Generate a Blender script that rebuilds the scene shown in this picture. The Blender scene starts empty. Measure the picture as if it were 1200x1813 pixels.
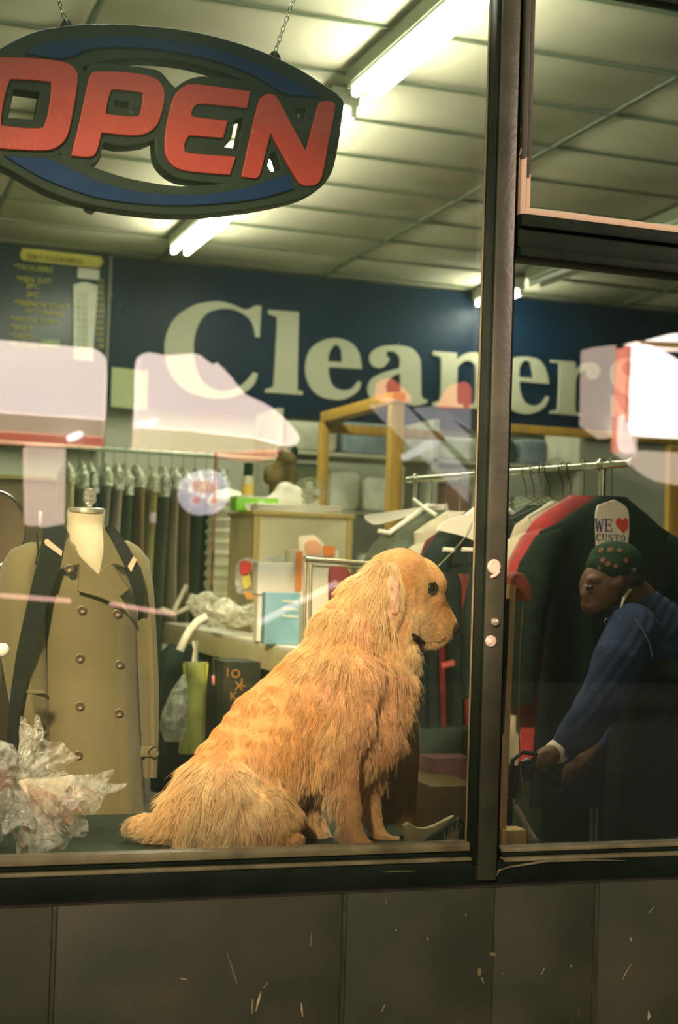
import bpy, bmesh, math, random
import numpy as np
from mathutils import Vector, Matrix, Quaternion
from math import sin, cos, pi, radians, sqrt, atan2

# ------------------------------------------------------------------ camera, world, exposure
SC = bpy.context.scene
COL = SC.collection
YAW, PITCH, ROLL, FPX = 0.33437988, 0.0401074, 0.0327865, 2600.0
CAM = Vector((0.0, -2.85, 1.2))
_f = Vector((sin(YAW)*cos(PITCH), cos(YAW)*cos(PITCH), sin(PITCH)))
_r = Vector((cos(YAW), -sin(YAW), 0.0)); _u = _r.cross(_f)
RX = cos(ROLL)*_r + sin(ROLL)*_u; UX = -sin(ROLL)*_r + cos(ROLL)*_u; FX = _f
cd = bpy.data.cameras.new('camera'); cam = bpy.data.objects.new('camera', cd); COL.objects.link(cam)
cam.matrix_world = Matrix(((RX.x, UX.x, -FX.x, CAM.x), (RX.y, UX.y, -FX.y, CAM.y), (RX.z, UX.z, -FX.z, CAM.z), (0, 0, 0, 1)))
cd.sensor_fit = 'VERTICAL'; cd.sensor_height = 36.0; cd.sensor_width = 24.0
cd.lens = FPX/1813.0*36.0; cd.clip_start = 0.05; cd.clip_end = 100
cd.dof.use_dof = True; cd.dof.focus_distance = 3.4; cd.dof.aperture_fstop = 4.0
SC.camera = cam
wd = bpy.data.worlds.new('night'); SC.world = wd; wd.use_nodes = True
wd.node_tree.nodes['Background'].inputs[0].default_value = (0.10, 0.16, 0.13, 1)
wd.node_tree.nodes['Background'].inputs[1].default_value = 0.28
vs = SC.view_settings
vs.view_transform = 'Standard'; vs.look = 'None'; vs.gamma = 1.0; vs.use_curve_mapping = False
vs.exposure = 0.50
SC.cycles.max_bounces = 8; SC.cycles.transparent_max_bounces = 24
SC.cycles.sample_clamp_indirect = 4.0

TUBE_L = 54.0        # radiance of the ceiling tubes
def spot(name, loc, tgt, energy, col, size, blend, rad):
    l = bpy.data.lights.new(name, 'SPOT'); l.energy = energy; l.color = col; l.spot_size = radians(size)
    l.spot_blend = blend; l.shadow_soft_size = rad
    o = bpy.data.objects.new(name, l); COL.objects.link(o); o.location = loc
    o.rotation_euler = (Vector(tgt)-Vector(loc)).to_track_quat('-Z', 'Y').to_euler(); return o
# warm street lamp outside, up to the left of the shop window
spot('street_lamp_light', (-1.6, -4.2, 3.3), (0.74, 0.3, 1.42), 2600, (1.0, 0.72, 0.50), 17.5, 0.5, 0.10)
spot('transom_fill_light', (7.5, -5.0, 4.6), (1.9, 0.0, 2.2), 1500, (1.0, 0.74, 0.58), 15, 0.8, 0.2)  # added spot that brightens the transom frame

spot('cladding_fill_light', (-2.6, -5.6, 4.0), (1.2, 0.0, 0.9), 1000, (1.0, 0.84, 0.60), 60, 0.6, 0.25)  # added broad fill that brightens the cladding and sill

def P(px, py, Y):
    d = FX + RX*((px-600)/FPX) - UX*((py-906.5)/FPX)
    return CAM + d*((Y-CAM.y)/d.y)
def PZ(px, py, Z):
    d = FX + RX*((px-600)/FPX) - UX*((py-906.5)/FPX)
    return CAM + d*((Z-CAM.z)/d.z)
def PM(px, py, R):            # a thing across the street seen mirrored in the pane at y=0
    p = P(px, py, R); return Vector((p.x, -p.y, p.z))
def mpp(p):                   # metres per photo pixel at a point
    return (Vector(p)-CAM).dot(FX)/FPX

# ------------------------------------------------------------------ materials
def nmat(name):
    m = bpy.data.materials.new(name); m.use_nodes = True
    return m, m.node_tree.nodes, m.node_tree.links, m.node_tree.nodes['Principled BSDF']
def mat(name, c, rough=0.6, var=0.12, scale=12, metal=0.0, bump=0.15, bscale=None, emit=None, spec=0.5, c2=None, alpha=None, stretch=None, trans=0.0, sheen=0.0):
    m, N, L, b = nmat(name)
    tc = N.new('ShaderNodeTexCoord'); mp = N.new('ShaderNodeMapping'); L.new(tc.outputs['Object'], mp.inputs[0])
    if stretch: mp.inputs['Scale'].default_value = stretch
    nz = N.new('ShaderNodeTexNoise'); nz.inputs['Scale'].default_value = scale; nz.inputs['Detail'].default_value = 6
    L.new(mp.outputs[0], nz.inputs['Vector'])
    cr = N.new('ShaderNodeValToRGB')
    a = [max(0, v*(1-var)) for v in c]; d = list(c2) if c2 else [min(1, v*(1+var)) for v in c]
    cr.color_ramp.elements[0].position = 0.32; cr.color_ramp.elements[1].position = 0.68
    cr.color_ramp.elements[0].color = (*a, 1); cr.color_ramp.elements[1].color = (*d, 1)
    L.new(nz.outputs[0], cr.inputs[0]); L.new(cr.outputs[0], b.inputs['Base Color'])
    b.inputs['Roughness'].default_value = rough; b.inputs['Metallic'].default_value = metal
    b.inputs['Specular IOR Level'].default_value = 0.12 if (spec == 0.5 and rough > 0.42 and max(c) < 0.13) else spec
    if trans: b.inputs['Transmission Weight'].default_value = trans
    if sheen: b.inputs['Sheen Weight'].default_value = sheen
    if bump:
        n2 = N.new('ShaderNodeTexNoise'); n2.inputs['Scale'].default_value = bscale or scale*6; n2.inputs['Detail'].default_value = 4
        L.new(mp.outputs[0], n2.inputs['Vector'])
        bp = N.new('ShaderNodeBump'); bp.inputs['Strength'].default_value = bump; bp.inputs['Distance'].default_value = 0.004
        L.new(n2.outputs[0], bp.inputs['Height']); L.new(bp.outputs[0], b.inputs['Normal'])
    if emit:
        b.inputs['Emission Color'].default_value = (*emit[0], 1); b.inputs['Emission Strength'].default_value = emit[1]
    return m
def emis(name, c, s, c2=None):
    m, N, L, b = nmat(name); b.inputs['Base Color'].default_value = (0.8, 0.8, 0.8, 1)
    tc = N.new('ShaderNodeTexCoord'); nz = N.new('ShaderNodeTexNoise'); nz.inputs['Scale'].default_value = 1.3
    L.new(tc.outputs['Object'], nz.inputs['Vector'])
    cr = N.new('ShaderNodeValToRGB'); cr.color_ramp.elements[0].color = (*c, 1); cr.color_ramp.elements[1].color = (*(c2 or c), 1)
    L.new(nz.outputs[0], cr.inputs[0]); L.new(cr.outputs[0], b.inputs['Emission Color'])
    b.inputs['Emission Strength'].default_value = s; return m

def glass_pane_mat():
    # thin window glass: transparent + mirror by Fresnel, a green haze veil added to lift the darks, and fine dust specks
    m, N, L, b = nmat('window_glass'); N.remove(b); out = N['Material Output']
    tr = N.new('ShaderNodeBsdfTransparent'); tr.inputs[0].default_value = (0.95, 0.97, 0.93, 1)
    gl = N.new('ShaderNodeBsdfGlossy'); gl.inputs['Roughness'].default_value = 0.0
    fr = N.new('ShaderNodeFresnel'); fr.inputs[0].default_value = 1.52
    mu = N.new('ShaderNodeMath'); mu.operation = 'MULTIPLY'; mu.inputs[1].default_value = 1.9; mu.use_clamp = True
    L.new(fr.outputs[0], mu.inputs[0])
    mx = N.new('ShaderNodeMixShader'); L.new(mu.outputs[0], mx.inputs[0]); L.new(tr.outputs[0], mx.inputs[1]); L.new(gl.outputs[0], mx.inputs[2])
    df = N.new('ShaderNodeBsdfDiffuse'); df.inputs[0].default_value = (0.45, 0.85, 0.50, 1)
    tl = N.new('ShaderNodeBsdfTranslucent'); tl.inputs[0].default_value = (0.70, 0.85, 0.66, 1)
    ad = N.new('ShaderNodeMixShader'); ad.inputs[0].default_value = 0.6; L.new(df.outputs[0], ad.inputs[1]); L.new(tl.outputs[0], ad.inputs[2])
    tc = N.new('ShaderNodeTexCoord')
    nz = N.new('ShaderNodeTexNoise'); nz.inputs['Scale'].default_value = 2.2; nz.inputs['Detail'].default_value = 5; L.new(tc.outputs['Object'], nz.inputs[0])
    mr = N.new('ShaderNodeMapRange'); mr.inputs[1].default_value = 0.3; mr.inputs[2].default_value = 0.75; mr.inputs[3].default_value = 0.003; mr.inputs[4].default_value = 0.013
    L.new(nz.outputs[0], mr.inputs[0])
    vo = N.new('ShaderNodeTexVoronoi'); vo.inputs['Scale'].default_value = 34; L.new(tc.outputs['Object'], vo.inputs[0])
    n3 = N.new('ShaderNodeTexNoise'); n3.inputs['Scale'].default_value = 5.0; L.new(tc.outputs['Object'], n3.inputs[0])
    th = N.new('ShaderNodeMapRange'); th.inputs[1].default_value = 0.45; th.inputs[2].default_value = 0.75; th.inputs[3].default_value = 0.0; th.inputs[4].default_value = 0.085
    L.new(n3.outputs[0], th.inputs[0])
    lt = N.new('ShaderNodeMath'); lt.operation = 'LESS_THAN'; L.new(vo.outputs['Distance'], lt.inputs[0]); L.new(th.outputs[0], lt.inputs[1])
    m2 = N.new('ShaderNodeMath'); m2.operation = 'MULTIPLY_ADD'; m2.inputs[1].default_value = 0.16; L.new(lt.outputs[0], m2.inputs[0]); L.new(mr.outputs[0], m2.inputs[2])
    mx2 = N.new('ShaderNodeMixShader'); L.new(m2.outputs[0], mx2.inputs[0]); L.new(mx.outputs[0], mx2.inputs[1]); L.new(ad.outputs[0], mx2.inputs[2])
    L.new(mx2.outputs[0], out.inputs[0]); return m
def film_mat(name, tint=(0.95, 0.95, 0.92), body=0.12, bscale=30, gloss=0.25, dcol=(0.8, 0.8, 0.78)):
    # crinkled clear plastic film
    m, N, L, b = nmat(name); N.remove(b); out = N['Material Output']
    tr = N.new('ShaderNodeBsdfTransparent'); tr.inputs[0].default_value = (*tint, 1)
    gl = N.new('ShaderNodeBsdfGlossy'); gl.inputs['Roughness'].default_value = 0.28
    df = N.new('ShaderNodeBsdfDiffuse'); df.inputs[0].default_value = (*dcol, 1)
    tc = N.new('ShaderNodeTexCoord'); nz = N.new('ShaderNodeTexNoise'); nz.inputs['Scale'].default_value = bscale; nz.inputs['Detail'].default_value = 7; nz.inputs['Distortion'].default_value = 1.5
    L.new(tc.outputs['Object'], nz.inputs[0])
    bp = N.new('ShaderNodeBump'); bp.inputs['Strength'].default_value = 1.0; bp.inputs['Distance'].default_value = 0.02; L.new(nz.outputs[0], bp.inputs['Height'])
    L.new(bp.outputs[0], gl.inputs['Normal']); L.new(bp.outputs[0], df.inputs['Normal'])
    a = N.new('ShaderNodeMixShader'); a.inputs[0].default_value = gloss; L.new(tr.outputs[0], a.inputs[1]); L.new(gl.outputs[0], a.inputs[2])
    mr = N.new('ShaderNodeMapRange'); mr.inputs[1].default_value = 0.4; mr.inputs[2].default_value = 0.7; mr.inputs[3].default_value = body*0.3; mr.inputs[4].default_value = body*2.2
    L.new(nz.outputs[0], mr.inputs[0])
    c = N.new('ShaderNodeMixShader'); L.new(mr.outputs[0], c.inputs[0]); L.new(a.outputs[0], c.inputs[1]); L.new(df.outputs[0], c.inputs[2])
    L.new(c.outputs[0], out.inputs[0]); return m

# ------------------------------------------------------------------ objects
def put(name, me, m=None, parent=None, smooth=True):
    o = bpy.data.objects.new(name, me); COL.objects.link(o)
    if m is not None:
        me.materials.clear() if hasattr(me, 'materials') else None
        me.materials.append(m)
    if smooth and isinstance(me, bpy.types.Mesh) and len(me.polygons):
        me.polygons.foreach_set('use_smooth', [True]*len(me.polygons)); me.set_sharp_from_angle(angle=radians(38))
    if parent is not None:
        o.parent = parent; o.matrix_parent_inverse = parent.matrix_world.inverted() if parent.type != 'EMPTY' else Matrix.Translation(-parent.location)
    return o
def thing(name, label, cat, loc, group=None):
    o = bpy.data.objects.new(name, None); COL.objects.link(o); o.location = loc; o.empty_display_size = 0.05
    return tag(o, label, cat, group)
def tag(o, label=None, cat=None, group=None, kind=None):
    if label: o['label'] = label
    if cat: o['category'] = cat
    if group: o['group'] = group
    if kind: o['kind'] = kind
    return o
def srt(o): o['kind'] = 'structure'; return o

_SPH = {}
def unit_sphere(n):
    if n not in _SPH:
        m = n*2; V = [(0, 0, -1)]+[(sin(pi*i/n)*cos(2*pi*j/m), sin(pi*i/n)*sin(2*pi*j/m), -cos(pi*i/n)) for i in range(1, n) for j in range(m)]+[(0, 0, 1)]
        F_ = [(0, 1+(j+1) % m, 1+j) for j in range(m)]
        for i in range(n-2):
            for j in range(m): a = 1+i*m+j; b = 1+i*m+(j+1) % m; F_.append((a, b, b+m, a+m))
        t = len(V)-1; F_ += [(t-m+j, t-m+(j+1) % m, t) for j in range(m)]; _SPH[n] = (np.array(V), F_)
    return _SPH[n]
class MB:
    def __init__(s): s.b = bmesh.new(); s.sp = []
    def box(s, c, size, rot=None, bev=0.0):
        r = bmesh.ops.create_cube(s.b, size=1.0); v = r['verts']
        M = Matrix.Translation(Vector(c)) @ (rot.to_4x4() if rot else Matrix.Identity(4)) @ Matrix.Diagonal((*size, 1))
        bmesh.ops.transform(s.b, matrix=M, verts=v)
        if bev:
            es = list({e for x in v for e in x.link_edges}); bmesh.ops.bevel(s.b, geom=es, offset=bev, segments=2, affect='EDGES', profile=0.5)
        return s
    def bb(s, a, b2, bev=0.0):
        a, b2 = Vector(a), Vector(b2); return s.box((a+b2)/2, [abs(q) for q in (b2-a)], None, bev)
    def beam(s, p0, p1, w, h, bev=0.0, up=Vector((0, 0, 1))):
        p0, p1 = Vector(p0), Vector(p1); d = (p1-p0); L = d.length; d.normalize()
        if abs(d.dot(up)) > 0.98: up = Vector((0, 1, 0))
        x = d.cross(up).normalized(); z = x.cross(d)
        R = Matrix((x, d, z)).transposed(); return s.box((p0+p1)/2, (w, L, h), R, bev)
    def tube(s, pts, r, n=10, cap=True, closed=False):
        pts = [Vector(p) for p in pts]; rs = list(r) if hasattr(r, '__len__') else [r]*len(pts)
        rings = []; up = None; m = len(pts)
        for i, p in enumerate(pts):
            a = pts[(i-1) % m] if (i or closed) else p; c = pts[(i+1) % m] if (i < m-1 or closed) else p
            t = (c-a).normalized()
            if up is None: up = Vector((0, 0, 1)) if abs(t.z) < 0.9 else Vector((1, 0, 0))
            x = t.cross(up).normalized(); up = x.cross(t).normalized()
            rings.append([s.b.verts.new(p + (x*cos(2*pi*k/n)+up*sin(2*pi*k/n))*rs[i]) for k in range(n)])
        for i in range(m-1 + (1 if closed else 0)):
            A, B = rings[i], rings[(i+1) % m]
            for k in range(n): s.b.faces.new((A[k], A[(k+1) % n], B[(k+1) % n], B[k]))
        if cap and not closed: s.b.faces.new(rings[0][::-1]); s.b.faces.new(rings[-1])
        return s
    def ring(s, c, R, r, nrm, n=24, k=8):
        q = Vector(nrm).to_track_quat('Z', 'Y'); c = Vector(c)
        return s.tube([c + q @ Vector((R*cos(2*pi*i/n), R*sin(2*pi*i/n), 0)) for i in range(n)], r, k, closed=True)
    def ball(s, c, r, n=12, q=None):
        rr = r if hasattr(r, '__len__') else (r, r, r)
        V, Fc = unit_sphere(n); A = V*np.array(rr)
        if q: A = A @ np.array(q.to_matrix()).T
        s.sp.append((A+np.array(c), Fc)); return s
    def loft(s, rings, cap=True, closed_ring=True):
        R = [[s.b.verts.new(Vector(p)) for p in r] for r in rings]; n = len(R[0])
        for A, B in zip(R, R[1:]):
            for k in range(n if closed_ring else n-1): s.b.faces.new((A[k], A[(k+1) % n], B[(k+1) % n], B[k]))
        if cap and closed_ring:
            s.b.faces.new(R[0][::-1]); s.b.faces.new(R[-1])
        return s
    def prism(s, poly, vec):
        A = [s.b.verts.new(Vector(p)) for p in poly]; B = [s.b.verts.new(Vector(p)+Vector(vec)) for p in poly]; n = len(A)
        s.b.faces.new(A); s.b.faces.new(B[::-1])
        for k in range(n): s.b.faces.new((A[k], B[k], B[(k+1) % n], A[(k+1) % n]))
        return s
    def lathe(s, c, prof, n=20, axis=(0, 0, 1)):
        q = Vector(axis).to_track_quat('Z', 'Y'); c = Vector(c)
        return s.loft([[c + q @ Vector((r*cos(2*pi*k/n), r*sin(2*pi*k/n), h)) for k in range(n)] for r, h in prof])
    def mesh(s, name):
        bmesh.ops.recalc_face_normals(s.b, faces=s.b.faces)
        me = bpy.data.meshes.new(name); s.b.to_mesh(me); s.b.free()
        if s.sp:
            vs = [tuple(v.co) for v in me.vertices]; fs = [tuple(p.vertices) for p in me.polygons]; off = len(vs); A = [np.array(vs).reshape(-1, 3)]
            for V, Fc in s.sp: A.append(V); fs += [tuple(i+off for i in f) for f in Fc]; off += len(V)
            me = bpy.data.meshes.new(name); me.from_pydata(np.concatenate(A).tolist(), [], fs); me.update()
        return me
    def go(s, name, m, parent=None, smooth=True): return put(name, s.mesh(name), m, parent, smooth)

def curve_pts(pts, seg=6):
    """closed outline through points; a third value 1 makes a sharp corner"""
    n = len(pts); out = []
    for i in range(n):
        p0, p1, p2, p3 = (pts[(i+k-1) % n] for k in range(4))
        a, b = np.array(p1[:2], float), np.array(p2[:2], float)
        s1, s2 = len(p1) > 2, len(p2) > 2
        if s1 and s2: out.append(tuple(a)); continue
        m1 = (b-np.array(p0[:2]))*0.5 if not s1 else (b-a)*0.6
        m2 = (np.array(p3[:2])-a)*0.5 if not s2 else (b-a)*0.6
        for j in range(seg):
            t = j/seg; out.append(tuple((2*t**3-3*t*t+1)*a+(t**3-2*t*t+t)*m1+(-2*t**3+3*t*t)*b+(t**3-t*t)*m2))
    return out
def plate(name, outlines, Y, depth, m, parent=None, bevel=0.0, seg=6, conv=None):
    """outlines (first is outer, rest holes) given in photo pixels, built as a solid plate standing in the plane y=Y"""
    cu = bpy.data.curves.new(name, 'CURVE'); cu.dimensions = '2D'; cu.fill_mode = 'BOTH'
    cu.extrude = depth/2; cu.bevel_depth = bevel; cu.bevel_resolution = 2
    for ol in outlines:
        pts = curve_pts(ol, seg) if seg else ol
        sp = cu.splines.new('POLY'); sp.points.add(len(pts)-1); sp.use_cyclic_u = True
        for q, p in zip(sp.points, pts):
            w = P(p[0], p[1], Y) if conv is None else conv(p)
            q.co = (w.x, w.z, 0, 1)
    o = bpy.data.objects.new(name, cu); me = bpy.data.meshes.new_from_object(o)
    bpy.data.objects.remove(o); bpy.data.curves.remove(cu)
    me.transform(Matrix.Translation((0, Y, 0)) @ Matrix.Rotation(pi/2, 4, 'X'))
    return put(name, me, m, parent)
def words(name, txt, loc, size, m, parent, Y=None, depth=0.001, align='LEFT', rotz=0.0, sx=1.0):
    cu = bpy.data.curves.new(name, 'FONT'); cu.body = txt; cu.size = size; cu.extrude = depth; cu.align_x = align; cu.resolution_u = 2
    o = bpy.data.objects.new(name, cu); me = bpy.data.meshes.new_from_object(o)
    bpy.data.objects.remove(o); bpy.data.curves.remove(cu)
    me.transform(Matrix.Translation(loc) @ Matrix.Rotation(rotz, 4, 'Z') @ Matrix.Rotation(pi/2, 4, 'X') @ Matrix.Diagonal((sx, 1, 1, 1)))
    return put(name, me, m, parent, smooth=False)
def fuse(mb, voxel, smooth=6, fac=0.5):
    """one continuous surface out of overlapping volumes"""
    me = mb.mesh('fuse'); o = bpy.data.objects.new('fuse', me); COL.objects.link(o)
    r = o.modifiers.new('r', 'REMESH'); r.mode = 'VOXEL'; r.voxel_size = voxel
    if smooth:
        s = o.modifiers.new('s', 'SMOOTH'); s.iterations = smooth; s.factor = fac
    dg = bpy.context.evaluated_depsgraph_get(); dg.update()
    out = bpy.data.meshes.new_from_object(o.evaluated_get(dg)); bpy.data.objects.remove(o); bpy.data.meshes.remove(me)
    return out
def limb(mb, pts):
    """tapered chain through (point, radius)"""
    pts = [(Vector(p), r) for p, r in pts]
    for (a, ra), (b, rb) in zip(pts, pts[1:]):
        n = max(2, int((b-a).length/(0.35*min(ra, rb))))
        for i in range(n+1):
            t = i/n; mb.ball(a.lerp(b, t), ra+(rb-ra)*t, 7)
def rows_loft(mb, rows, Y, n=40, fold=0.0, k=9, seed=0, power=1.0, front_only=False):
    """rows: (y_px, x_left, x_right, half_depth[, dY]) -> horizontal elliptical sections"""
    rnd = random.Random(seed); ph = rnd.random()*6
    rings = []
    for i, rw in enumerate(rows):
        y, xl, xr, hd = rw[:4]; dy = rw[4] if len(rw) > 4 else 0
        a, b = P(xl, y, Y+dy), P(xr, y, Y+dy); c = (a+b)/2; h = (b-a).length/2; ax = (b-a).normalized()
        f = fold*(i/len(rows)); ring = []
        for j in range(n):
            t = 2*pi*j/n; w = 1 + f*(sin(k*t+ph+i*0.15)+0.5*sin((k*2+1)*t+ph*2))
            ct, st = cos(t), sin(t)
            if power != 1: ct = math.copysign(abs(ct)**power, ct); st = math.copysign(abs(st)**power, st)
            ring.append(c + ax*(h*ct*(1 if abs(ct) > 0.97 else (0.5+0.5*w) if f else 1)) + Vector((0, hd*st*w, 0)))
        rings.append(ring)
    mb.loft(rings); return mb
# ------------------------------------------------------------------ materials used by the setting
M_frame = mat('bronze_frame', (0.040, 0.040, 0.024), 0.42, 0.35, 9, bump=0.25, bscale=60)
M_frame_dk = mat('dark_frame', (0.010, 0.016, 0.010), 0.45, 0.3, 9)
M_lip = mat('worn_sill_lip', (0.20, 0.17, 0.09), 0.4, 0.35, 14, bump=0.3)
M_tile = mat('ceiling_tile', (0.62, 0.60, 0.44), 0.9, 0.05, 3, bump=0.35, bscale=160)
M_tbar = mat('ceiling_bar', (0.13, 0.16, 0.09), 0.6, 0.1)  # bars coloured dark to stand in for the shadow gaps
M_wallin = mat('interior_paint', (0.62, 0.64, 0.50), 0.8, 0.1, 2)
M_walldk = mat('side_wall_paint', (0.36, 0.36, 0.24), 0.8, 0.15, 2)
M_floor = mat('floor_vinyl', (0.16, 0.15, 0.11), 0.5, 0.25, 3)
M_walk = mat('pavement_concrete', (0.22, 0.20, 0.17), 0.9, 0.2, 4, bump=0.4)
M_glass = glass_pane_mat()

def panel_mat():
    # dark painted cladding: blotchy grime, fine chips showing bare metal and a few scratches
    m, N, L, b = nmat('cladding_paint')
    tc = N.new('ShaderNodeTexCoord')
    nz = N.new('ShaderNodeTexNoise'); nz.inputs['Scale'].default_value = 5; nz.inputs['Detail'].default_value = 8; L.new(tc.outputs['Object'], nz.inputs[0])
    cr = N.new('ShaderNodeValToRGB'); cr.color_ramp.elements[0].position = 0.3; cr.color_ramp.elements[1].position = 0.72
    cr.color_ramp.elements[0].color = (0.026, 0.034, 0.018, 1); cr.color_ramp.elements[1].color = (0.072, 0.066, 0.037, 1); L.new(nz.outputs[0], cr.inputs[0])
    mp = N.new('ShaderNodeMapping'); mp.inputs['Scale'].default_value = (1.0, 1.0, 0.42); mp.inputs['Rotation'].default_value = (0, 0.3, 0); L.new(tc.outputs['Object'], mp.inputs[0])
    vo = N.new('ShaderNodeTexVoronoi'); vo.inputs['Scale'].default_value = 15; L.new(mp.outputs[0], vo.inputs[0])
    n2 = N.new('ShaderNodeTexNoise'); n2.inputs['Scale'].default_value = 9; L.new(tc.outputs['Object'], n2.inputs[0])
    mr = N.new('ShaderNodeMapRange'); mr.inputs[1].default_value = 0.48; mr.inputs[2].default_value = 0.78; mr.inputs[3].default_value = 0.0; mr.inputs[4].default_value = 0.11; L.new(n2.outputs[0], mr.inputs[0])
    lt = N.new('ShaderNodeMath'); lt.operation = 'LESS_THAN'; L.new(vo.outputs['Distance'], lt.inputs[0]); L.new(mr.outputs[0], lt.inputs[1])
    mp2 = N.new('ShaderNodeMapping'); mp2.inputs['Scale'].default_value = (9, 1, 0.7); mp2.inputs['Rotation'].default_value = (0, -0.45, 0); L.new(tc.outputs['Object'], mp2.inputs[0])
    n4 = N.new('ShaderNodeTexNoise'); n4.inputs['Scale'].default_value = 11; n4.inputs['Detail'].default_value = 2; L.new(mp2.outputs[0], n4.inputs[0])
    gt = N.new('ShaderNodeMath'); gt.operation = 'GREATER_THAN'; gt.inputs[1].default_value = 0.75; L.new(n4.outputs[0], gt.inputs[0])
    ad = N.new('ShaderNodeMath'); ad.operation = 'MAXIMUM'; L.new(lt.outputs[0], ad.inputs[0]); L.new(gt.outputs[0], ad.inputs[1])
    mx = N.new('ShaderNodeMixRGB'); mx.inputs[2].default_value = (0.26, 0.21, 0.11, 1); L.new(ad.outputs[0], mx.inputs[0]); L.new(cr.outputs[0], mx.inputs[1])
    L.new(mx.outputs[0], b.inputs['Base Color']); b.inputs['Roughness'].default_value = 0.55
    bp = N.new('ShaderNodeBump'); bp.inputs['Strength'].default_value = 0.3; bp.inputs['Distance'].default_value = 0.004; L.new(n2.outputs[0], bp.inputs['Height']); L.new(bp.outputs[0], b.inputs['Normal'])
    return m
M_panel = panel_mat()
def peel_mat(lo, hi):
    # pale primer with dark paint flaking away: bare below, painted above
    m, N, L, b = nmat('peeling_paint')
    tc = N.new('ShaderNodeTexCoord'); nz = N.new('ShaderNodeTexNoise'); nz.inputs['Scale'].default_value = 34; nz.inputs['Detail'].default_value = 5; L.new(tc.outputs['Object'], nz.inputs[0])
    sx = N.new('ShaderNodeSeparateXYZ'); L.new(tc.outputs['Object'], sx.inputs[0])
    mr = N.new('ShaderNodeMapRange'); mr.inputs[1].default_value = lo; mr.inputs[2].default_value = hi; mr.inputs[3].default_value = -0.28; mr.inputs[4].default_value = 0.22; L.new(sx.outputs['Z'], mr.inputs[0])
    ad = N.new('ShaderNodeMath'); ad.operation = 'ADD'; L.new(nz.outputs[0], ad.inputs[0]); L.new(mr.outputs[0], ad.inputs[1])
    gt = N.new('ShaderNodeMath'); gt.operation = 'GREATER_THAN'; gt.inputs[1].default_value = 0.5; L.new(ad.outputs[0], gt.inputs[0])
    mx = N.new('ShaderNodeMixRGB'); mx.inputs[1].default_value = (0.62, 0.43, 0.31, 1); mx.inputs[2].default_value = (0.035, 0.035, 0.02, 1); L.new(gt.outputs[0], mx.inputs[0])
    L.new(mx.outputs[0], b.inputs['Base Color']); b.inputs['Roughness'].default_value = 0.6
    bp = N.new('ShaderNodeBump'); bp.inputs['Strength'].default_value = 0.6; bp.inputs['Distance'].default_value = 0.003; L.new(gt.outputs[0], bp.inputs['Height']); L.new(bp.outputs[0], b.inputs['Normal'])
    return m

# ------------------------------------------------------------------ the setting
srt(MB().bb((-3, -14, -0.12), (11, -0.02, 0.0)).go('pavement', M_walk))
srt(MB().bb((-1.2, 0.0, -0.12), (9, 8.2, 0.0)).go('floor', M_floor))
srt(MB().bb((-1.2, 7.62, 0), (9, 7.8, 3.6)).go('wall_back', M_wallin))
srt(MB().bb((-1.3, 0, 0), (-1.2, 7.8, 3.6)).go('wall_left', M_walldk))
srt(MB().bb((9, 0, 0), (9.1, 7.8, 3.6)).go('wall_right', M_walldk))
wf = srt(MB().bb((-3, 0.012, 0), (11, 0.10, 0.55)).bb((-3, 0.0, 2.62), (11, 0.14, 3.6)).bb((2.72, 0.0, 0.55), (11, 0.14, 2.62)).bb((-3, 0.0, 0.55), (-0.75, 0.14, 2.62)).go('wall_front', M_frame_dk))
seams = [-1.6, -0.15, 0.436, 1.022, 1.362, 1.600, 2.18, 2.75, 3.4]
for i, (a, b) in enumerate(zip(seams, seams[1:])):
    g = g0 = 0.0007
    MB().bb((a+g0, -0.012, 0.02), (b-g, 0.0115, 0.548), 0.0012).go('panel', M_panel, wf)
for x in (0.436, 1.022, 1.600):       # slim cover beads beside the joints
    MB().bb((x+0.002, -0.0165, 0.02), (x+0.0085, -0.0118, 0.545), 0.002).go('joint_bead', M_frame, wf)

M_chip = mat('bare_metal_chip', (0.5, 0.40, 0.23), 0.5, 0.3, 60)
def chip(pts, w):
    # flaked paint and scratches on the cladding
    MB().tube([P(x, y, -0.0125) for x, y in pts], w, 6).go('paint_chip', M_chip, wf)
chip([(462, 1755), (458, 1770), (453, 1790)], [.0005, .0028, .0012]); chip([(466, 1750), (474, 1740)], .0005); chip([(533, 1775), (534, 1788), (536, 1800)], [.0006, .0026, .0010])
chip([(402, 1688), (412, 1718), (420, 1744)], [.0003, .0007, .0004]); chip([(320, 1732), (330, 1734)], .0012); chip([(1148, 1790), (1149, 1800), (1147, 1806)], [.001, .0045, .001])
chip([(1118, 1706), (1108, 1722), (1102, 1734)], [.0004, .0010, .0004]); chip([(958, 1726), (964, 1714)], .0007); chip([(1116, 1660), (1117, 1666)], .0018); chip([(756, 1660), (757, 1664)], .0018)
chip([(676, 1790), (682, 1778)], .0008); chip([(700, 1645), (702, 1648)], .0012); chip([(852, 1730), (856, 1740)], .0009); chip([(1148, 1616), (1158, 1606)], .0006); chip([(824, 1618), (825, 1622)], .0012); chip([(1010, 1708), (1012, 1712)], .0014)

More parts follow.
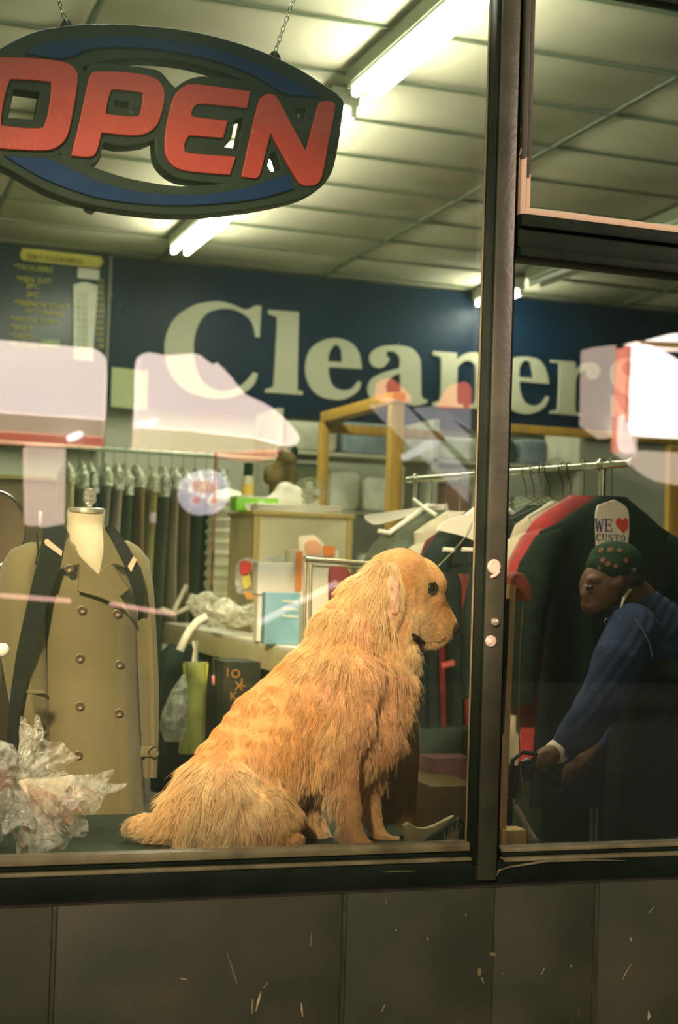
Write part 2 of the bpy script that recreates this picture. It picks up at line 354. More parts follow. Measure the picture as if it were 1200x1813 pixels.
# window frame: bottom rail, mullion, transom rail
t1 = srt(MB().bb((-0.75, -0.030, 0.556), (2.72, 0.0, 0.604), 0.004).go('trim_1', M_frame_dk))
MB().bb((-0.75, -0.034, 0.605), (1.300, 0.016, 0.6125), 0.003).bb((1.372, -0.034, 0.600), (2.72, 0.016, 0.6085), 0.003).go('sill_lip', M_lip, t1)
MB().bb((-0.75, -0.0215, 0.6135), (1.300, 0.015, 0.6215), 0.001).bb((1.372, -0.0215, 0.610), (2.72, 0.015, 0.617), 0.001).go('sill_groove', M_frame_dk, t1)
MB().bb((-0.75, -0.0225, 0.623), (1.300, 0.012, 0.642), 0.005).bb((1.372, -0.0225, 0.618), (2.72, 0.012, 0.628), 0.003).go('glazing_bead', M_lip, t1)
mb = MB(); mb.tube([(1.345, -0.032, 0.578), (1.38, -0.035, 0.590), (1.47, -0.036, 0.600), (1.58, -0.036, 0.5985), (1.66, -0.035, 0.594)], [0.001, .0022, .0026, .0022, .0008], 6)
mb.tube([(1.335, -0.032, 0.582), (1.352, -0.035, 0.572), (1.362, -0.033, 0.586)], .0022, 5)
mb.tube([(1.10, -0.0315, 0.589), (1.13, -0.0315, 0.590), (1.17, -0.0315, 0.589)], [.0006, .0016, .0006], 5)
mb.go('bent_metal_edge', M_lip, t1)
mb = MB().bb((-0.75, -0.016, 0.546), (2.72, -0.012, 0.5555), 0.001); mb.go('lower_flashing', M_frame, t1)

t2 = srt(MB().bb((1.306, -0.045, 0.566), (1.349, 0.03, 2.62), 0.003).go('trim_2', M_frame))
MB().bb((1.296, -0.040, 0.60), (1.3055, 0.006, 2.62), 0.003).bb((1.3495, -0.012, 0.60), (1.3685, 0.03, 2.62)).go('mullion_return', M_frame_dk, t2)
MB().bb((1.2925, -0.0075, 0.642), (1.2955, -0.0035, 2.60), 0.001).go('glazing_bead', M_lip, t2)

t3 = srt(MB().bb((1.368, -0.036, 1.884), (2.72, 0.04, 1.905), 0.003).bb((1.368, -0.024, 1.9055), (2.72, 0.04, 1.948), 0.002).bb((1.368, -0.038, 1.9485), (2.72, 0.04, 1.976), 0.003).go('trim_3', M_frame_dk))
M_peelb = peel_mat(2.05, 2.9); 
MB().bb((1.382, -0.026, 1.9765), (2.72, 0.02, 1.992), 0.002).go('transom_bottom_bead', M_peelb, t3)
MB().bb((1.3685, -0.028, 1.9765), (1.3815, 0.02, 2.62), 0.001).go('transom_side_strip', peel_mat(2.02, 2.17), t3)
MB().bb((1.382, -0.022, 1.9925), (1.3945, 0.02, 2.62), 0.001).go('transom_side_bead', peel_mat(1.99, 2.11), t3)
MB().bb((1.395, -0.02, 2.495), (2.72, 0.02, 2.62), 0.002).go('transom_top_rail', M_frame_dk, t3)
w1 = srt(MB().bb((-0.74, -0.003, 0.634), (1.2985, 0.003, 2.61)).go('window_1', M_glass))
w2 = srt(MB().bb((1.369, -0.003, 0.624), (2.71, 0.003, 1.89)).go('window_2', M_glass))
w3 = srt(MB().bb((1.393, -0.003, 1.990), (2.71, 0.003, 2.50)).go('window_3', M_glass))
# a putty smear along the inner edges of the small upper pane
M_putty = mat('putty', (0.42, 0.45, 0.33), 0.8, 0.2, 40)
mb = MB(); rnd = random.Random(4)
mb.tube([(1.3965+rnd.uniform(0, .002), -0.005, 1.995+i*0.02) for i in range(25)], 0.0022, 5)
mb.tube([(1.397+i*0.05, -0.005, 1.9945+rnd.uniform(0, .0025)) for i in range(26)], 0.003, 5); mb.go('putty_line', M_putty, w3)

# ceiling: grid bars with lay-in tiles
XG = [-1.57+1.245*i for i in range(10)]; XG = [0.92+1.245*(i-2) for i in range(9)]; YG = [3.231+0.594*(i-5) for i in range(14)]
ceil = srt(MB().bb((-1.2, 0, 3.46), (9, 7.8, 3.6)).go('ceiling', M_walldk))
bars = MB()
rb = random.Random(8)
for x in XG:
    MB().bb((x-0.014, 0.14, 3.392), (x+0.014, 7.62, 3.404), 0.001).go('ceiling_bar', M_tbar, ceil)
for y in YG:
    if y > 0.1: MB().bb((-1.2, y-0.009, 3.3935), (9, y+0.009, 3.4055), 0.001).go('ceiling_bar', M_tbar, ceil)
tile_me = None
for i in range(len(XG)-1):
    for j in range(len(YG)-1):
        if YG[j] < 0.1: continue
        if tile_me is None:
            tile_me = MB().box((0, 0, 0), (1.235, 0.586, 0.014), None, 0.004).mesh('ceiling_tile')
        o = put('ceiling_tile', tile_me, None, ceil); o.location = ((XG[i]+XG[i+1])/2, (YG[j]+YG[j+1])/2, 3.4145+rb.uniform(0, 0.002))
        o.rotation_euler = (rb.uniform(-.002, .002), rb.uniform(-.002, .002), 0)
        if not len(tile_me.materials): tile_me.materials.append(M_tile)

# display platform with a dark green mat behind the large pane
pl = thing('display_platform', 'dark green matted platform behind the big pane that the dog sits on', 'platform', (0.3, 0.4, 0))
M_mat = mat('green_mat', (0.032, 0.042, 0.022), 0.85, 0.3, 6, bump=0.6, bscale=90)
MB().bb((-0.74, 0.145, 0.56), (1.36, 0.80, 0.578), 0.003).go('mat_top', M_mat, pl)
MB().bb((-0.74, 0.145, 0.0), (1.36, 0.79, 0.559)).go('platform_body', M_frame_dk, pl)

# ------------------------------------------------------------------ fluorescent lights
M_tube = emis('lit_tube', (1.0, 0.97, 0.79), TUBE_L)
M_hous = mat('light_housing', (0.62, 0.66, 0.50), 0.5, 0.05)
M_tubeoff = mat('unlit_tube', (0.85, 0.88, 0.78), 0.25, 0.03)
M_hshade = mat('housing_shade', (0.22, 0.26, 0.16), 0.5, 0.1)
def fixture(x, y0, y1, label, lit=True):
    t = thing('fluorescent_light', label, 'ceiling light', (x, (y0+y1)/2, 3.39), 'fluorescent strips on the ceiling')
    MB().bb((x-0.066, y0-0.03, 3.31), (x+0.066, y1+0.03, 3.391), 0.004).go('housing', M_hous, t)
    MB().bb((x-0.0725, y0-0.03, 3.325), (x-0.0665, y1+0.03, 3.391)).go('shaded_side', M_hshade, t)  # dark sheet: shade painted on the left side of the housing
    for s in (-1, 1):
        MB().tube([(x+s*0.045, y0+0.02, 3.283), (x+s*0.045, y1-0.02, 3.283)], 0.0185, 12).go('tube', M_tube if lit else M_tubeoff, t)
        for yy in (y0, y1): MB().box((x+s*0.045, yy, 3.292), (0.03, 0.03, 0.05), None, 0.004).go('lamp_holder', M_hous, t)
    return t
XR = 2.13
fixture(XR, 0.85, 3.13, 'fluorescent light at the top edge above the open sign, nearest of the long row')
fixture(XR, 3.40, 6.68, 'fluorescent light seen through and below the open sign, farther of the long row')
fixture(4.68, 3.3, 6.5, 'unlit fluorescent light on the ceiling seen through the right pane', lit=False)
fixture(4.68, 6.85, 7.42, 'fluorescent light glowing above the blue board where the mullion crosses it')

dl = thing('display_light', 'fluorescent light over the window display, above the top edge of the photo', 'ceiling light', (0.75, 0.70, 3.39))
MB().bb((0.05, 0.62, 2.93), (1.55, 0.78, 3.01), 0.004).bb((0.3, 0.69, 3.01), (0.31, 0.70, 3.391)).bb((1.3, 0.69, 3.01), (1.31, 0.70, 3.391)).go('housing', M_hous, dl)
for yy in (0.655, 0.745): MB().tube([(0.10, yy, 2.905), (1.50, yy, 2.905)], 0.0185, 12).go('tube', M_tube, dl)
# ------------------------------------------------------------------ OPEN sign
M_black = mat('sign_black_plastic', (0.010, 0.018, 0.014), 0.5, 0.2)
M_red = mat('sign_red', (0.215, 0.013, 0.007), 0.5, 0.08, 20)
M_blue = mat('sign_blue', (0.0006, 0.014, 0.058), 0.5, 0.1, 20)
SK = 1/1.9355
def cz(pts): return [(p[0]*SK, p[1]*SK, *p[2:]) for p in pts]
YS = 0.27
op = thing('open_sign', 'oval black sign with red letters OPEN and two blue arcs hung on chains', 'sign', P(290, 215, YS))
back = cz([(0, 183), (100, 132), (220, 107), (380, 101), (560, 112), (720, 140), (880, 190), (1000, 245), (1100, 308), (1150, 345), (1160, 385), (1132, 560), (1104, 625), (1060, 664), (980, 695), (820, 725), (640, 741), (480, 733), (300, 705), (160, 660), (50, 600), (-40, 545), (-75, 480), (-72, 330), (-50, 225)])
holes = [
 [(275, 242), (330, 224), (400, 212), (480, 209), (560, 213), (640, 225), (720, 246), (790, 270), (828, 290), (760, 282), (680, 278), (630, 292), (592, 318, 1), (570, 296), (540, 262), (500, 250), (420, 240), (345, 229), (305, 236), (288, 262)],
 [(345, 500), (400, 506), (480, 500), (525, 482, 1), (530, 540), (550, 580), (600, 615), (680, 628), (765, 638), (700, 647), (600, 650), (520, 641), (430, 624), (350, 600), (300, 578), (330, 556)],
 [(790, 418, 1), (830, 407, 1), (806, 526, 1), (748, 516, 1), (778, 482)],
 [(992, 378, 1), (1043, 377, 1), (1024, 457, 1)],
 [(902, 576, 1), (916, 532), (940, 538), (956, 592, 1), (920, 602)],
 [(40, 312, 1), (136, 325, 1), (118, 426, 1), (18, 418, 1)],
 [(384, 350, 1), (441, 357, 1), (437, 386, 1), (380, 379, 1)],
 [(190, 540, 1), (212, 520, 1), (208, 548, 1)],
]
plate('backing', [back]+[cz(h) for h in holes], YS, 0.045, M_black, op, bevel=0.003)
L_O = [(-42, 220), (0, 203), (60, 202), (150, 207), (225, 219), (258, 245), (262, 285), (246, 390), (228, 465), (200, 500), (160, 515), (80, 514), (0, 508), (-48, 492), (-60, 440), (-58, 330), (-52, 260)]
H_O = [(28, 284), (45, 272), (160, 280), (176, 294), (170, 360), (157, 420), (132, 444), (20, 436), (2, 425), (8, 360)]
L_P = [(330, 249), (430, 252), (510, 265), (550, 292), (560, 335), (548, 395), (525, 440), (470, 464), (345, 455, 1), (328, 520), (305, 538), (246, 534, 1), (275, 410), (302, 285), (312, 258)]
H_P = [(375, 318), (395, 308), (478, 317), (489, 332), (480, 390), (460, 403), (375, 396), (360, 385)]
L_E = [(670, 293), (853, 317, 1), (842, 371, 1), (700, 357), (665, 364), (652, 392), (662, 405, 1), (776, 418, 1), (760, 473, 1), (645, 464, 1), (630, 490), (630, 515), (650, 529), (803, 541, 1), (784, 599, 1), (650, 588), (595, 570), (568, 530), (566, 470), (578, 395), (598, 330), (630, 300)]
L_N = [(828, 606, 1), (850, 500), (883, 362), (905, 330), (935, 329), (953, 350), (1000, 440), (1046, 526, 1), (1085, 375), (1096, 353, 1), (1132, 352), (1144, 372), (1125, 470), (1103, 590), (1086, 628), (1058, 637), (1032, 633), (1012, 610), (960, 520), (924, 452, 1), (905, 530), (888, 595), (874, 612, 1)]
for nm, L_ in (('letter', [L_O, H_O]), ('letter', [L_P, H_P]), ('letter', [L_E]), ('letter', [L_N])):
    plate(nm, [cz(q) for q in L_], YS-0.0275, 0.010, M_red, op, bevel=0.0015)
A1 = [(88, 182, 1), (140, 158), (200, 145), (330, 131), (440, 129), (540, 135), (700, 165), (850, 211), (980, 266), (1085, 331, 1), (1000, 326), (960, 316), (900, 276), (820, 238), (720, 205), (640, 187), (540, 170), (400, 161), (300, 170), (240, 196), (190, 200)]
A2 = [(22, 538, 1), (120, 544), (175, 552), (270, 596), (380, 641), (520, 667), (690, 671), (850, 645), (986, 600, 1), (1004, 646, 1), (880, 680), (700, 700), (520, 701), (330, 676), (170, 621), (90, 580)]
for a in (A1, A2): plate('arc', [cz(a)], YS-0.0275, 0.010, M_blue, op, bevel=0.0015)
M_chain = mat('chain_metal', (0.09, 0.10, 0.07), 0.35, 0.2, metal=0.8)
def chain(p0, p1, label):
    p0, p1 = Vector(p0), Vector(p1); d = (p1-p0); n = int(d.length/0.0125); q0 = d.to_track_quat('X', 'Z')
    base = MB(); pts = []
    for k in range(14):
        a = 2*pi*k/14; pts.append((0.0078*cos(a)*(1.0), 0.0042*sin(a), 0))
    base.tube(pts, 0.0011, 6, closed=True); me = base.mesh('link'); me.materials.append(M_chain)
    t = thing('sign_chain', label, 'chain', p1, 'chains holding the open sign')
    for i in range(n+1):
        o = put('link', me, None, t); o.location = p0+d*((i+0.5)/(n+1))
        o.rotation_mode = 'QUATERNION'; o.rotation_quaternion = q0 @ Quaternion((1, 0, 0), (i % 2)*pi/2+0.3)
    return t
for (a, b), lab in ((((104, 0), (118, 44)), 'thin chain rising from the left hanger of the open sign'), (((519, 0), (484, 100)), 'thin chain rising from the right hanger of the open sign')):
    p1 = P(b[0], b[1], YS); p0 = P(a[0], a[1], YS); d = p0-p1; top = p1+d*((3.40-p1.z)/d.z)
    chain(p1, top, lab)
for x, y in ((117, 50), (484, 106)):
    plate('hanger_tab', [[(x-14, y+14, 1), (x-9, y-6), (x, y-14), (x+9, y-6), (x+14, y+14, 1)]], YS+0.006, 0.012, M_black, op, bevel=0.001)
plate('power_cable_stub', [[(150, 362, 1), (168, 366, 1), (167, 374), (162, 378), (150, 372)]], YS+0.012, 0.014, M_black, op, bevel=0.001)

# ------------------------------------------------------------------ blue boards on the back wall
YB = 7.50
M_board = mat('board_blue', (0.002, 0.019, 0.050), 0.5, 0.25, 1.2, bump=0.0, spec=0.2)
M_letter = mat('board_letters', (0.60, 0.61, 0.45), 0.5, 0.04, 5)
M_rib = mat('board_edge', (0.12, 0.13, 0.09), 0.5)
bd = thing('shop_board', 'long dark blue board with large cream serif letters Cleaners below the ceiling', 'sign', (4.5, YB, 2.33))
MB().bb((P(190, 600, YB).x+0.01, YB, 2.325), (8.4, YB+0.05, 3.385), 0.003).go('board_panel', M_board, bd)
def k4(pts): return [(360+p[0]/2.4, 480+p[1]/2.4, *p[2:]) for p in pts]
def k7(pts): return [(860+p[0]/3.53, 500+p[1]/3.53, *p[2:]) for p in pts]
gC = [(383, 534), (410, 539), (432, 548), (444, 545), (451, 541, 1), (462, 542, 1), (459, 597, 1), (452, 597, 1), (448, 578), (438, 562), (415, 549), (390, 547), (365, 556), (350, 577), (343, 605), (344, 635), (352, 665), (370, 685), (395, 692), (420, 686), (438, 672), (448, 659, 1), (456, 662, 1), (448, 682), (425, 699), (390, 706), (350, 701), (318, 684), (298, 655), (291, 620), (296, 587), (313, 560), (345, 540)]
gl = k4([(275, 165, 1), (405, 175, 1), (398, 488), (408, 506), (422, 512, 1), (421, 527, 1), (262, 515, 1), (264, 501, 1), (290, 492), (298, 475), (312, 215), (305, 195), (276, 182, 1)])
ge = k4([(560, 285), (625, 305), (660, 350), (671, 416, 1), (530, 408, 1), (533, 450), (552, 490), (590, 506), (630, 498), (656, 468, 1), (669, 474, 1), (655, 510), (610, 540), (560, 547), (492, 531), (447, 482), (432, 410), (450, 340), (495, 300)])
geh = k4([(562, 312), (584, 335), (589, 388, 1), (528, 385, 1), (534, 345)])
ga = k4([(706, 380), (712, 348), (750, 322), (820, 315), (885, 330), (917, 370), (922, 420), (924, 520), (934, 543), (950, 547, 1), (946, 560), (905, 571), (868, 566), (846, 546, 1), (805, 562), (750, 556), (710, 540), (697, 500), (715, 458), (770, 430), (833, 412, 1), (833, 370), (812, 345), (782, 342), (776, 358), (788, 378), (760, 410), (722, 405)])
gah = k4([(834, 434, 1), (797, 452), (774, 485), (783, 520), (812, 527), (838, 508, 1)])
gn = [(766, 622, 1), (808, 625, 1), (808, 637, 1), (822, 627), (840, 624), (858, 631), (866, 650), (866, 705), (871, 717), (876, 719, 1), (876, 726, 1), (832, 723, 1), (832, 716), (840, 711), (841, 655), (834, 641), (822, 640), (809, 650, 1), (808, 708), (813, 715), (819, 716, 1), (819, 722, 1), (766, 719, 1), (766, 712, 1), (774, 710), (779, 702), (780, 640), (775, 631), (766, 629, 1)]
def mv(g, dx, dy, s=1.0, ox=590, oy=655): return [((p[0]-ox)*s+ox+dx, (p[1]-oy)*s+oy+dy, *p[2:]) for p in g]
ge2 = k7([(235, 465), (320, 480), (370, 540), (392, 636, 1), (208, 618, 1), (212, 680), (238, 745), (290, 772), (345, 755), (378, 712, 1), (392, 720, 1), (365, 780), (300, 815), (230, 822), (150, 790), (90, 720), (72, 640), (95, 545), (155, 480)])
ge2h = k7([(245, 487), (280, 515), (296, 600, 1), (205, 592, 1), (210, 525)])
gr = k7([(405, 486, 1), (556, 498, 1), (560, 550, 1), (600, 512), (650, 500), (700, 520), (712, 560), (690, 600), (650, 605), (628, 580), (622, 545), (590, 560), (562, 600), (556, 790), (570, 815), (592, 822, 1), (590, 835, 1), (400, 818, 1), (402, 804, 1), (430, 798), (448, 780), (456, 530), (440, 508), (405, 500, 1)])
gs = [(p[0]+20, *p[1:]) for p in [(1116, 636, 1), (1122, 636, 1), (1123, 668, 1), (1117, 668, 1), (1110, 650), (1096, 641), (1082, 644), (1080, 655), (1092, 667), (1112, 680), (1126, 698), (1124, 722), (1108, 738), (1086, 740), (1074, 732), (1067, 737, 1), (1062, 737, 1), (1062, 700, 1), (1068, 700, 1), (1076, 722), (1090, 733), (1104, 730), (1106, 716), (1094, 704), (1074, 690), (1062, 672), (1064, 648), (1080, 635), (1098, 634), (1110, 641)]]
for g in ([gC], [gl], [ge, geh], [ga, gah], [gn], [ge2, ge2h], [gr], [gs]):
    plate('letter', g, YB-0.012, 0.02, M_letter, bd)
pw = tag(plate('paper_notice', [[(198, 650, 1), (262, 657, 1), (260, 727, 1), (196, 720, 1)]], YB-0.02, 0.01, mat('notice_paper', (0.50, 0.56, 0.30), 0.7, 0.05)), 'plain pale green sheet on the blue board left of the big letter C', 'notice')

pb = thing('price_board', 'dark blue price board with yellow lettering at the left end of the wall', 'sign', (1.3, YB, 2.0))
M_yel = mat('yellow_print', (0.56, 0.50, 0.05), 0.5, 0.08); M_wht = mat('white_print', (0.72, 0.74, 0.60), 0.5, 0.06)
MB().bb((-1.1, YB-0.01, 1.99), (P(187, 600, YB).x, YB+0.04, 3.392), 0.003).go('board_panel', mat('price_board_blue', (0.003, 0.024, 0.034), 0.4, 0.2, 2), pb)
yb = YB-0.02
plate('heading_plate', [[(46, 440), (39, 443), (36, 449), (38, 457), (46, 461), (110, 468), (168, 474), (177, 472), (182, 465), (180, 457), (172, 454), (110, 447)]], yb, 0.006, M_yel, pb)
def line(px, py, txt, h, m=M_yel, sx=1.0):
    words('price_line', txt, P(px, py, yb-0.008), h, m, pb, sx=sx)
MDK = mat('dark_print', (0.05, 0.065, 0.012), 0.5)
line(48, 458, 'DRY CLEANING', 0.052, MDK, 1.05)
for (x, y, s) in ((24, 476, '*TROUSERS'), (28, 497, '*MEN SUIT'), (46, 510, '2PC'), (46, 525, '3PC'), (24, 540, '*TRENCH COAT'), (44, 555, 'W / LINING'), (18, 568, '*WOOL COAT'), (18, 583, '*SKIRT'), (18, 598, '*DRESS'), (14, 613, '*BLOUSE')):
    line(x, y, s, 0.052)
for i in range(12):
    y = 488+i*10.5; line(171, y+12, ('7.50', '12.50', '9.95', '15.00', '6.25', '8.50', '14.00', '5.95', '18.00', '4.75', '9.50', '11.00')[i][-4:], 0.04, M_yel, 0.7)
plate('price_patch', [[(138, 474, 1), (176, 478, 1), (175, 496, 1), (137, 492, 1)]], yb, 0.006, M_wht, pb)
plate('price_patch', [[(130, 504, 1), (150, 500), (173, 506, 1), (164, 640, 1), (130, 636, 1)]], yb, 0.006, M_wht, pb)
for i in range(10): words('price_mark', ('3.50', '6.75', '8.00', '5.25', '9.00', '4.50', '7.25', '6.50', '8.75', '5.00')[i], P(136, 524+i*11.5, yb-0.008), 0.05, mat('pale_print', (0.35, 0.42, 0.22), 0.6) if i == 0 else bpy.data.materials['pale_print'], pb, sx=0.9)
plate('price_patch', [[(72, 600, 1), (106, 602, 1), (105, 616, 1), (71, 614, 1)]], yb, 0.006, mat('patch_green', (0.3, 0.4, 0.2), 0.6), pb)
tag(MB().bb((P(189, 600, YB).x-0.008, YB-0.03, 1.75), (P(189, 600, YB).x+0.012, YB-0.012, 3.38)).go('board_batten', M_rib), 'thin upright strip between the price board and the blue lettered board', 'strip')

# ------------------------------------------------------------------ across the street (seen mirrored in the panes)
M_aw = emis('backlit_awning', (1.0, 0.79, 0.74), 4.8, (1.0, 0.72, 0.62)); M_aw2 = emis('awning_lower', (0.85, 0.56, 0.35), 2.8, (0.8, 0.5, 0.3))
M_awr = emis('red_lit_trim', (1.0, 0.16, 0.07), 2.6); M_awd = emis('dim_lit_panel', (0.75, 0.55, 0.45), 2.6); M_awb = emis('bright_canopy', (1.0, 0.85, 0.82), 7.0)
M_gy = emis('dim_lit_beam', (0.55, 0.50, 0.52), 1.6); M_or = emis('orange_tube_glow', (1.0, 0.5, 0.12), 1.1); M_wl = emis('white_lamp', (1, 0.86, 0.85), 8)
M_pk = emis('pink_tube_glow', (1.0, 0.50, 0.42), 3.4)
M_far = mat('opposite_facade', (0.03, 0.035, 0.03), 0.8)
RD = 9.0
def mplate(name, pts, m, parent, R=RD, depth=0.25, seg=6):
    return plate(name, [pts], -R, depth, m, parent, seg=seg, conv=lambda p: PM(p[0], p[1], R))
fc = srt(MB().bb((-6, -12.6, 0), (18, -12.3, 6)).go('opposite_wall', M_far))
a1 = thing('lit_awning', 'pale backlit awning across the street reflected at the left edge of the pane', 'awning', PM(90, 700, RD))
mplate('awning_face', [(-140, 598, 1), (0, 606, 1), (160, 620, 1), (178, 632), (184, 652), (182, 745, 1), (-140, 722, 1)], M_aw, a1)
mplate('valance', [(-140, 723, 1), (182, 746, 1), (180, 776, 1), (-140, 758, 1)], M_aw2, a1)
mplate('red_trim', [(-140, 759, 1), (180, 777, 1), (178, 792, 1), (-140, 778, 1)], M_awr, a1)
mplate('lamp', [(120, 772), (136, 764), (146, 768), (140, 776), (124, 781)], M_wl, a1, R=RD-0.3, depth=0.1)
a2 = thing('lit_awning', 'pale backlit awning with a slumped right end reflected beside the letter C', 'awning', PM(380, 720, RD))
mplate('awning_face', [(243, 700, 1), (245, 640), (255, 628), (290, 632), (340, 630), (360, 642), (372, 650, 1), (378, 645, 1), (400, 668), (428, 702, 1), (470, 722), (505, 752), (522, 778), (505, 790), (440, 776), (330, 764), (240, 758, 1)], M_aw, a2)
mplate('valance', [(240, 759, 1), (330, 765, 1), (440, 777, 1), (500, 792, 1), (490, 800), (380, 802), (238, 795, 1)], M_aw2, a2)
mplate('red_trim', [(380, 803, 1), (486, 799, 1), (476, 814), (420, 812)], M_awr, a2)
for q in ([(243, 750), (250, 745), (257, 750), (250, 757)], [(258, 752), (270, 742), (277, 744), (272, 752), (262, 757)]): mplate('lamp', q, M_wl, a2, R=RD-0.3, depth=0.1)
a3 = thing('lit_canopy', 'brightest white backlit canopy reflected at the right edge of the photo', 'canopy', PM(1160, 700, RD))
mplate('canopy_face', [(1105, 615, 1), (1142, 616), (1200, 645), (1330, 700, 1), (1330, 780, 1), (1160, 772), (1110, 768, 1), (1101, 735)], M_awb, a3)
mplate('canopy_end', [(1040, 618, 1), (1078, 614, 1), (1071, 776, 1), (1037, 752, 1)], M_awd, a3)
mplate('red_post', [(1100, 616, 1), (1104.5, 616, 1), (1099, 800, 1), (1094, 800, 1)], M_awr, a3)
mplate('canopy_curve', [(1098, 770, 1), (1116, 773, 1), (1116, 798), (1130, 800), (1330, 808, 1), (1330, 872, 1), (1200, 856), (1160, 845), (1122, 818), (1097, 798)], M_awd, a3)
mplate('canopy_curve', [(1099, 735, 1), (1112, 768, 1), (1118, 800), (1104, 800), (1097, 785)], M_aw, a3, R=RD-0.2, depth=0.1)
mplate('white_crest', [(1143, 604), (1165, 597), (1195, 594), (1330, 600, 1), (1330, 609, 1), (1150, 608)], M_awb, a3)
mplate('amber_tube', [(1115, 607, 1), (1330, 612, 1), (1330, 624, 1), (1130, 617, 1)], M_or, a3)
a4 = thing('lit_gable_roof', 'faint grey lit gable beams with red peaks reflected just left of the mullion', 'roof', PM(760, 750, RD))
mplate('red_peak', [(671, 704, 1), (680, 672), (716, 702), (712, 714)], M_awr, a4)
mplate('red_peak', [(780, 720, 1), (806, 680), (826, 690), (838, 722, 1)], M_awr, a4)
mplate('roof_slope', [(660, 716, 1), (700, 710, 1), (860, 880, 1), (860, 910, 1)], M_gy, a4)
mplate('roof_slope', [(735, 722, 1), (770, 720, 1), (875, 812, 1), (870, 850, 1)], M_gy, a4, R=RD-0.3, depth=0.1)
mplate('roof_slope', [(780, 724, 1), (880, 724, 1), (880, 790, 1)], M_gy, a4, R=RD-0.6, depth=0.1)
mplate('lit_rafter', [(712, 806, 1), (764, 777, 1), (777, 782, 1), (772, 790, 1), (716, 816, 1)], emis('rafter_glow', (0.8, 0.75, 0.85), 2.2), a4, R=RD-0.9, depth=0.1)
a5 = thing('lit_shop_door', 'small pink lit doorway across the street reflected above the coat shoulder', 'door', PM(78, 860, RD))
mplate('door_glow', [(44, 792, 1), (112, 796, 1), (110, 928, 1), (72, 932), (70, 905, 1), (66, 905, 1), (64, 930), (46, 928, 1)], emis('door_glow', (0.9, 0.62, 0.45), 3.0, (1.0, 0.72, 0.66)), a5)
a6 = thing('round_lit_sign', 'round white lit sign with red marks reflected over the hanging clothes', 'sign', PM(360, 872, RD))
mplate('sign_disc', [(360+40*cos(a), 872+40*sin(a)) for a in [i*pi/10 for i in range(20)]], emis('disc_glow', (0.72, 0.66, 0.75), 3.0), a6, seg=0)
mplate('red_mark', [(338, 858), (352, 850), (372, 852), (384, 862), (376, 872), (350, 872)], emis('mark_glow', (1.0, 0.45, 0.4), 3.2), a6, R=RD-0.15, depth=0.02)
for x in (348, 378): mplate('red_mark', [(x+7*cos(a), 886+7*sin(a)) for a in [i*pi/4 for i in range(8)]], bpy.data.materials['mark_glow'], a6, R=RD-0.15, depth=0.02)
def mtube(pts, r, m, label, R=RD):
    t = thing('neon_tube', label, 'light', PM(*pts[0], R)); MB().tube([PM(*p, R) for p in pts], r*mpp(P(*pts[0], R)), 8).go('glass_tube', m, t)
    for p in (pts[0], pts[-1]): MB().ball(PM(*p, R), r*1.3*mpp(P(*pts[0], R)), 6).go('end_cap', M_far, t)
mtube([(-120, 1045), (0, 1054), (128, 1064)], 4.5, M_pk, 'pink tube light reflected across the coat, left length')
mtube([(190, 1068), (250, 1078), (312, 1088)], 4.0, M_pk, 'pink tube light reflected at the right edge of the coat')
mtube([(452, 1106), (530, 1066), (600, 1030)], 5.5, emis('tube_glow', (0.9, 0.66, 0.66), 2.6), 'pale pink slanting tube light reflected over the blue papers')
mtube([(271, 903), (271, 930)], 5.5, emis('lamp_drop', (0.9, 0.66, 0.6), 1.6), 'small pale upright lamp reflected over the dark hanging clothes')
mtube([(778, 1180), (806, 1172)], 4.5, M_awr, 'short red tube light reflected under the dog muzzle')
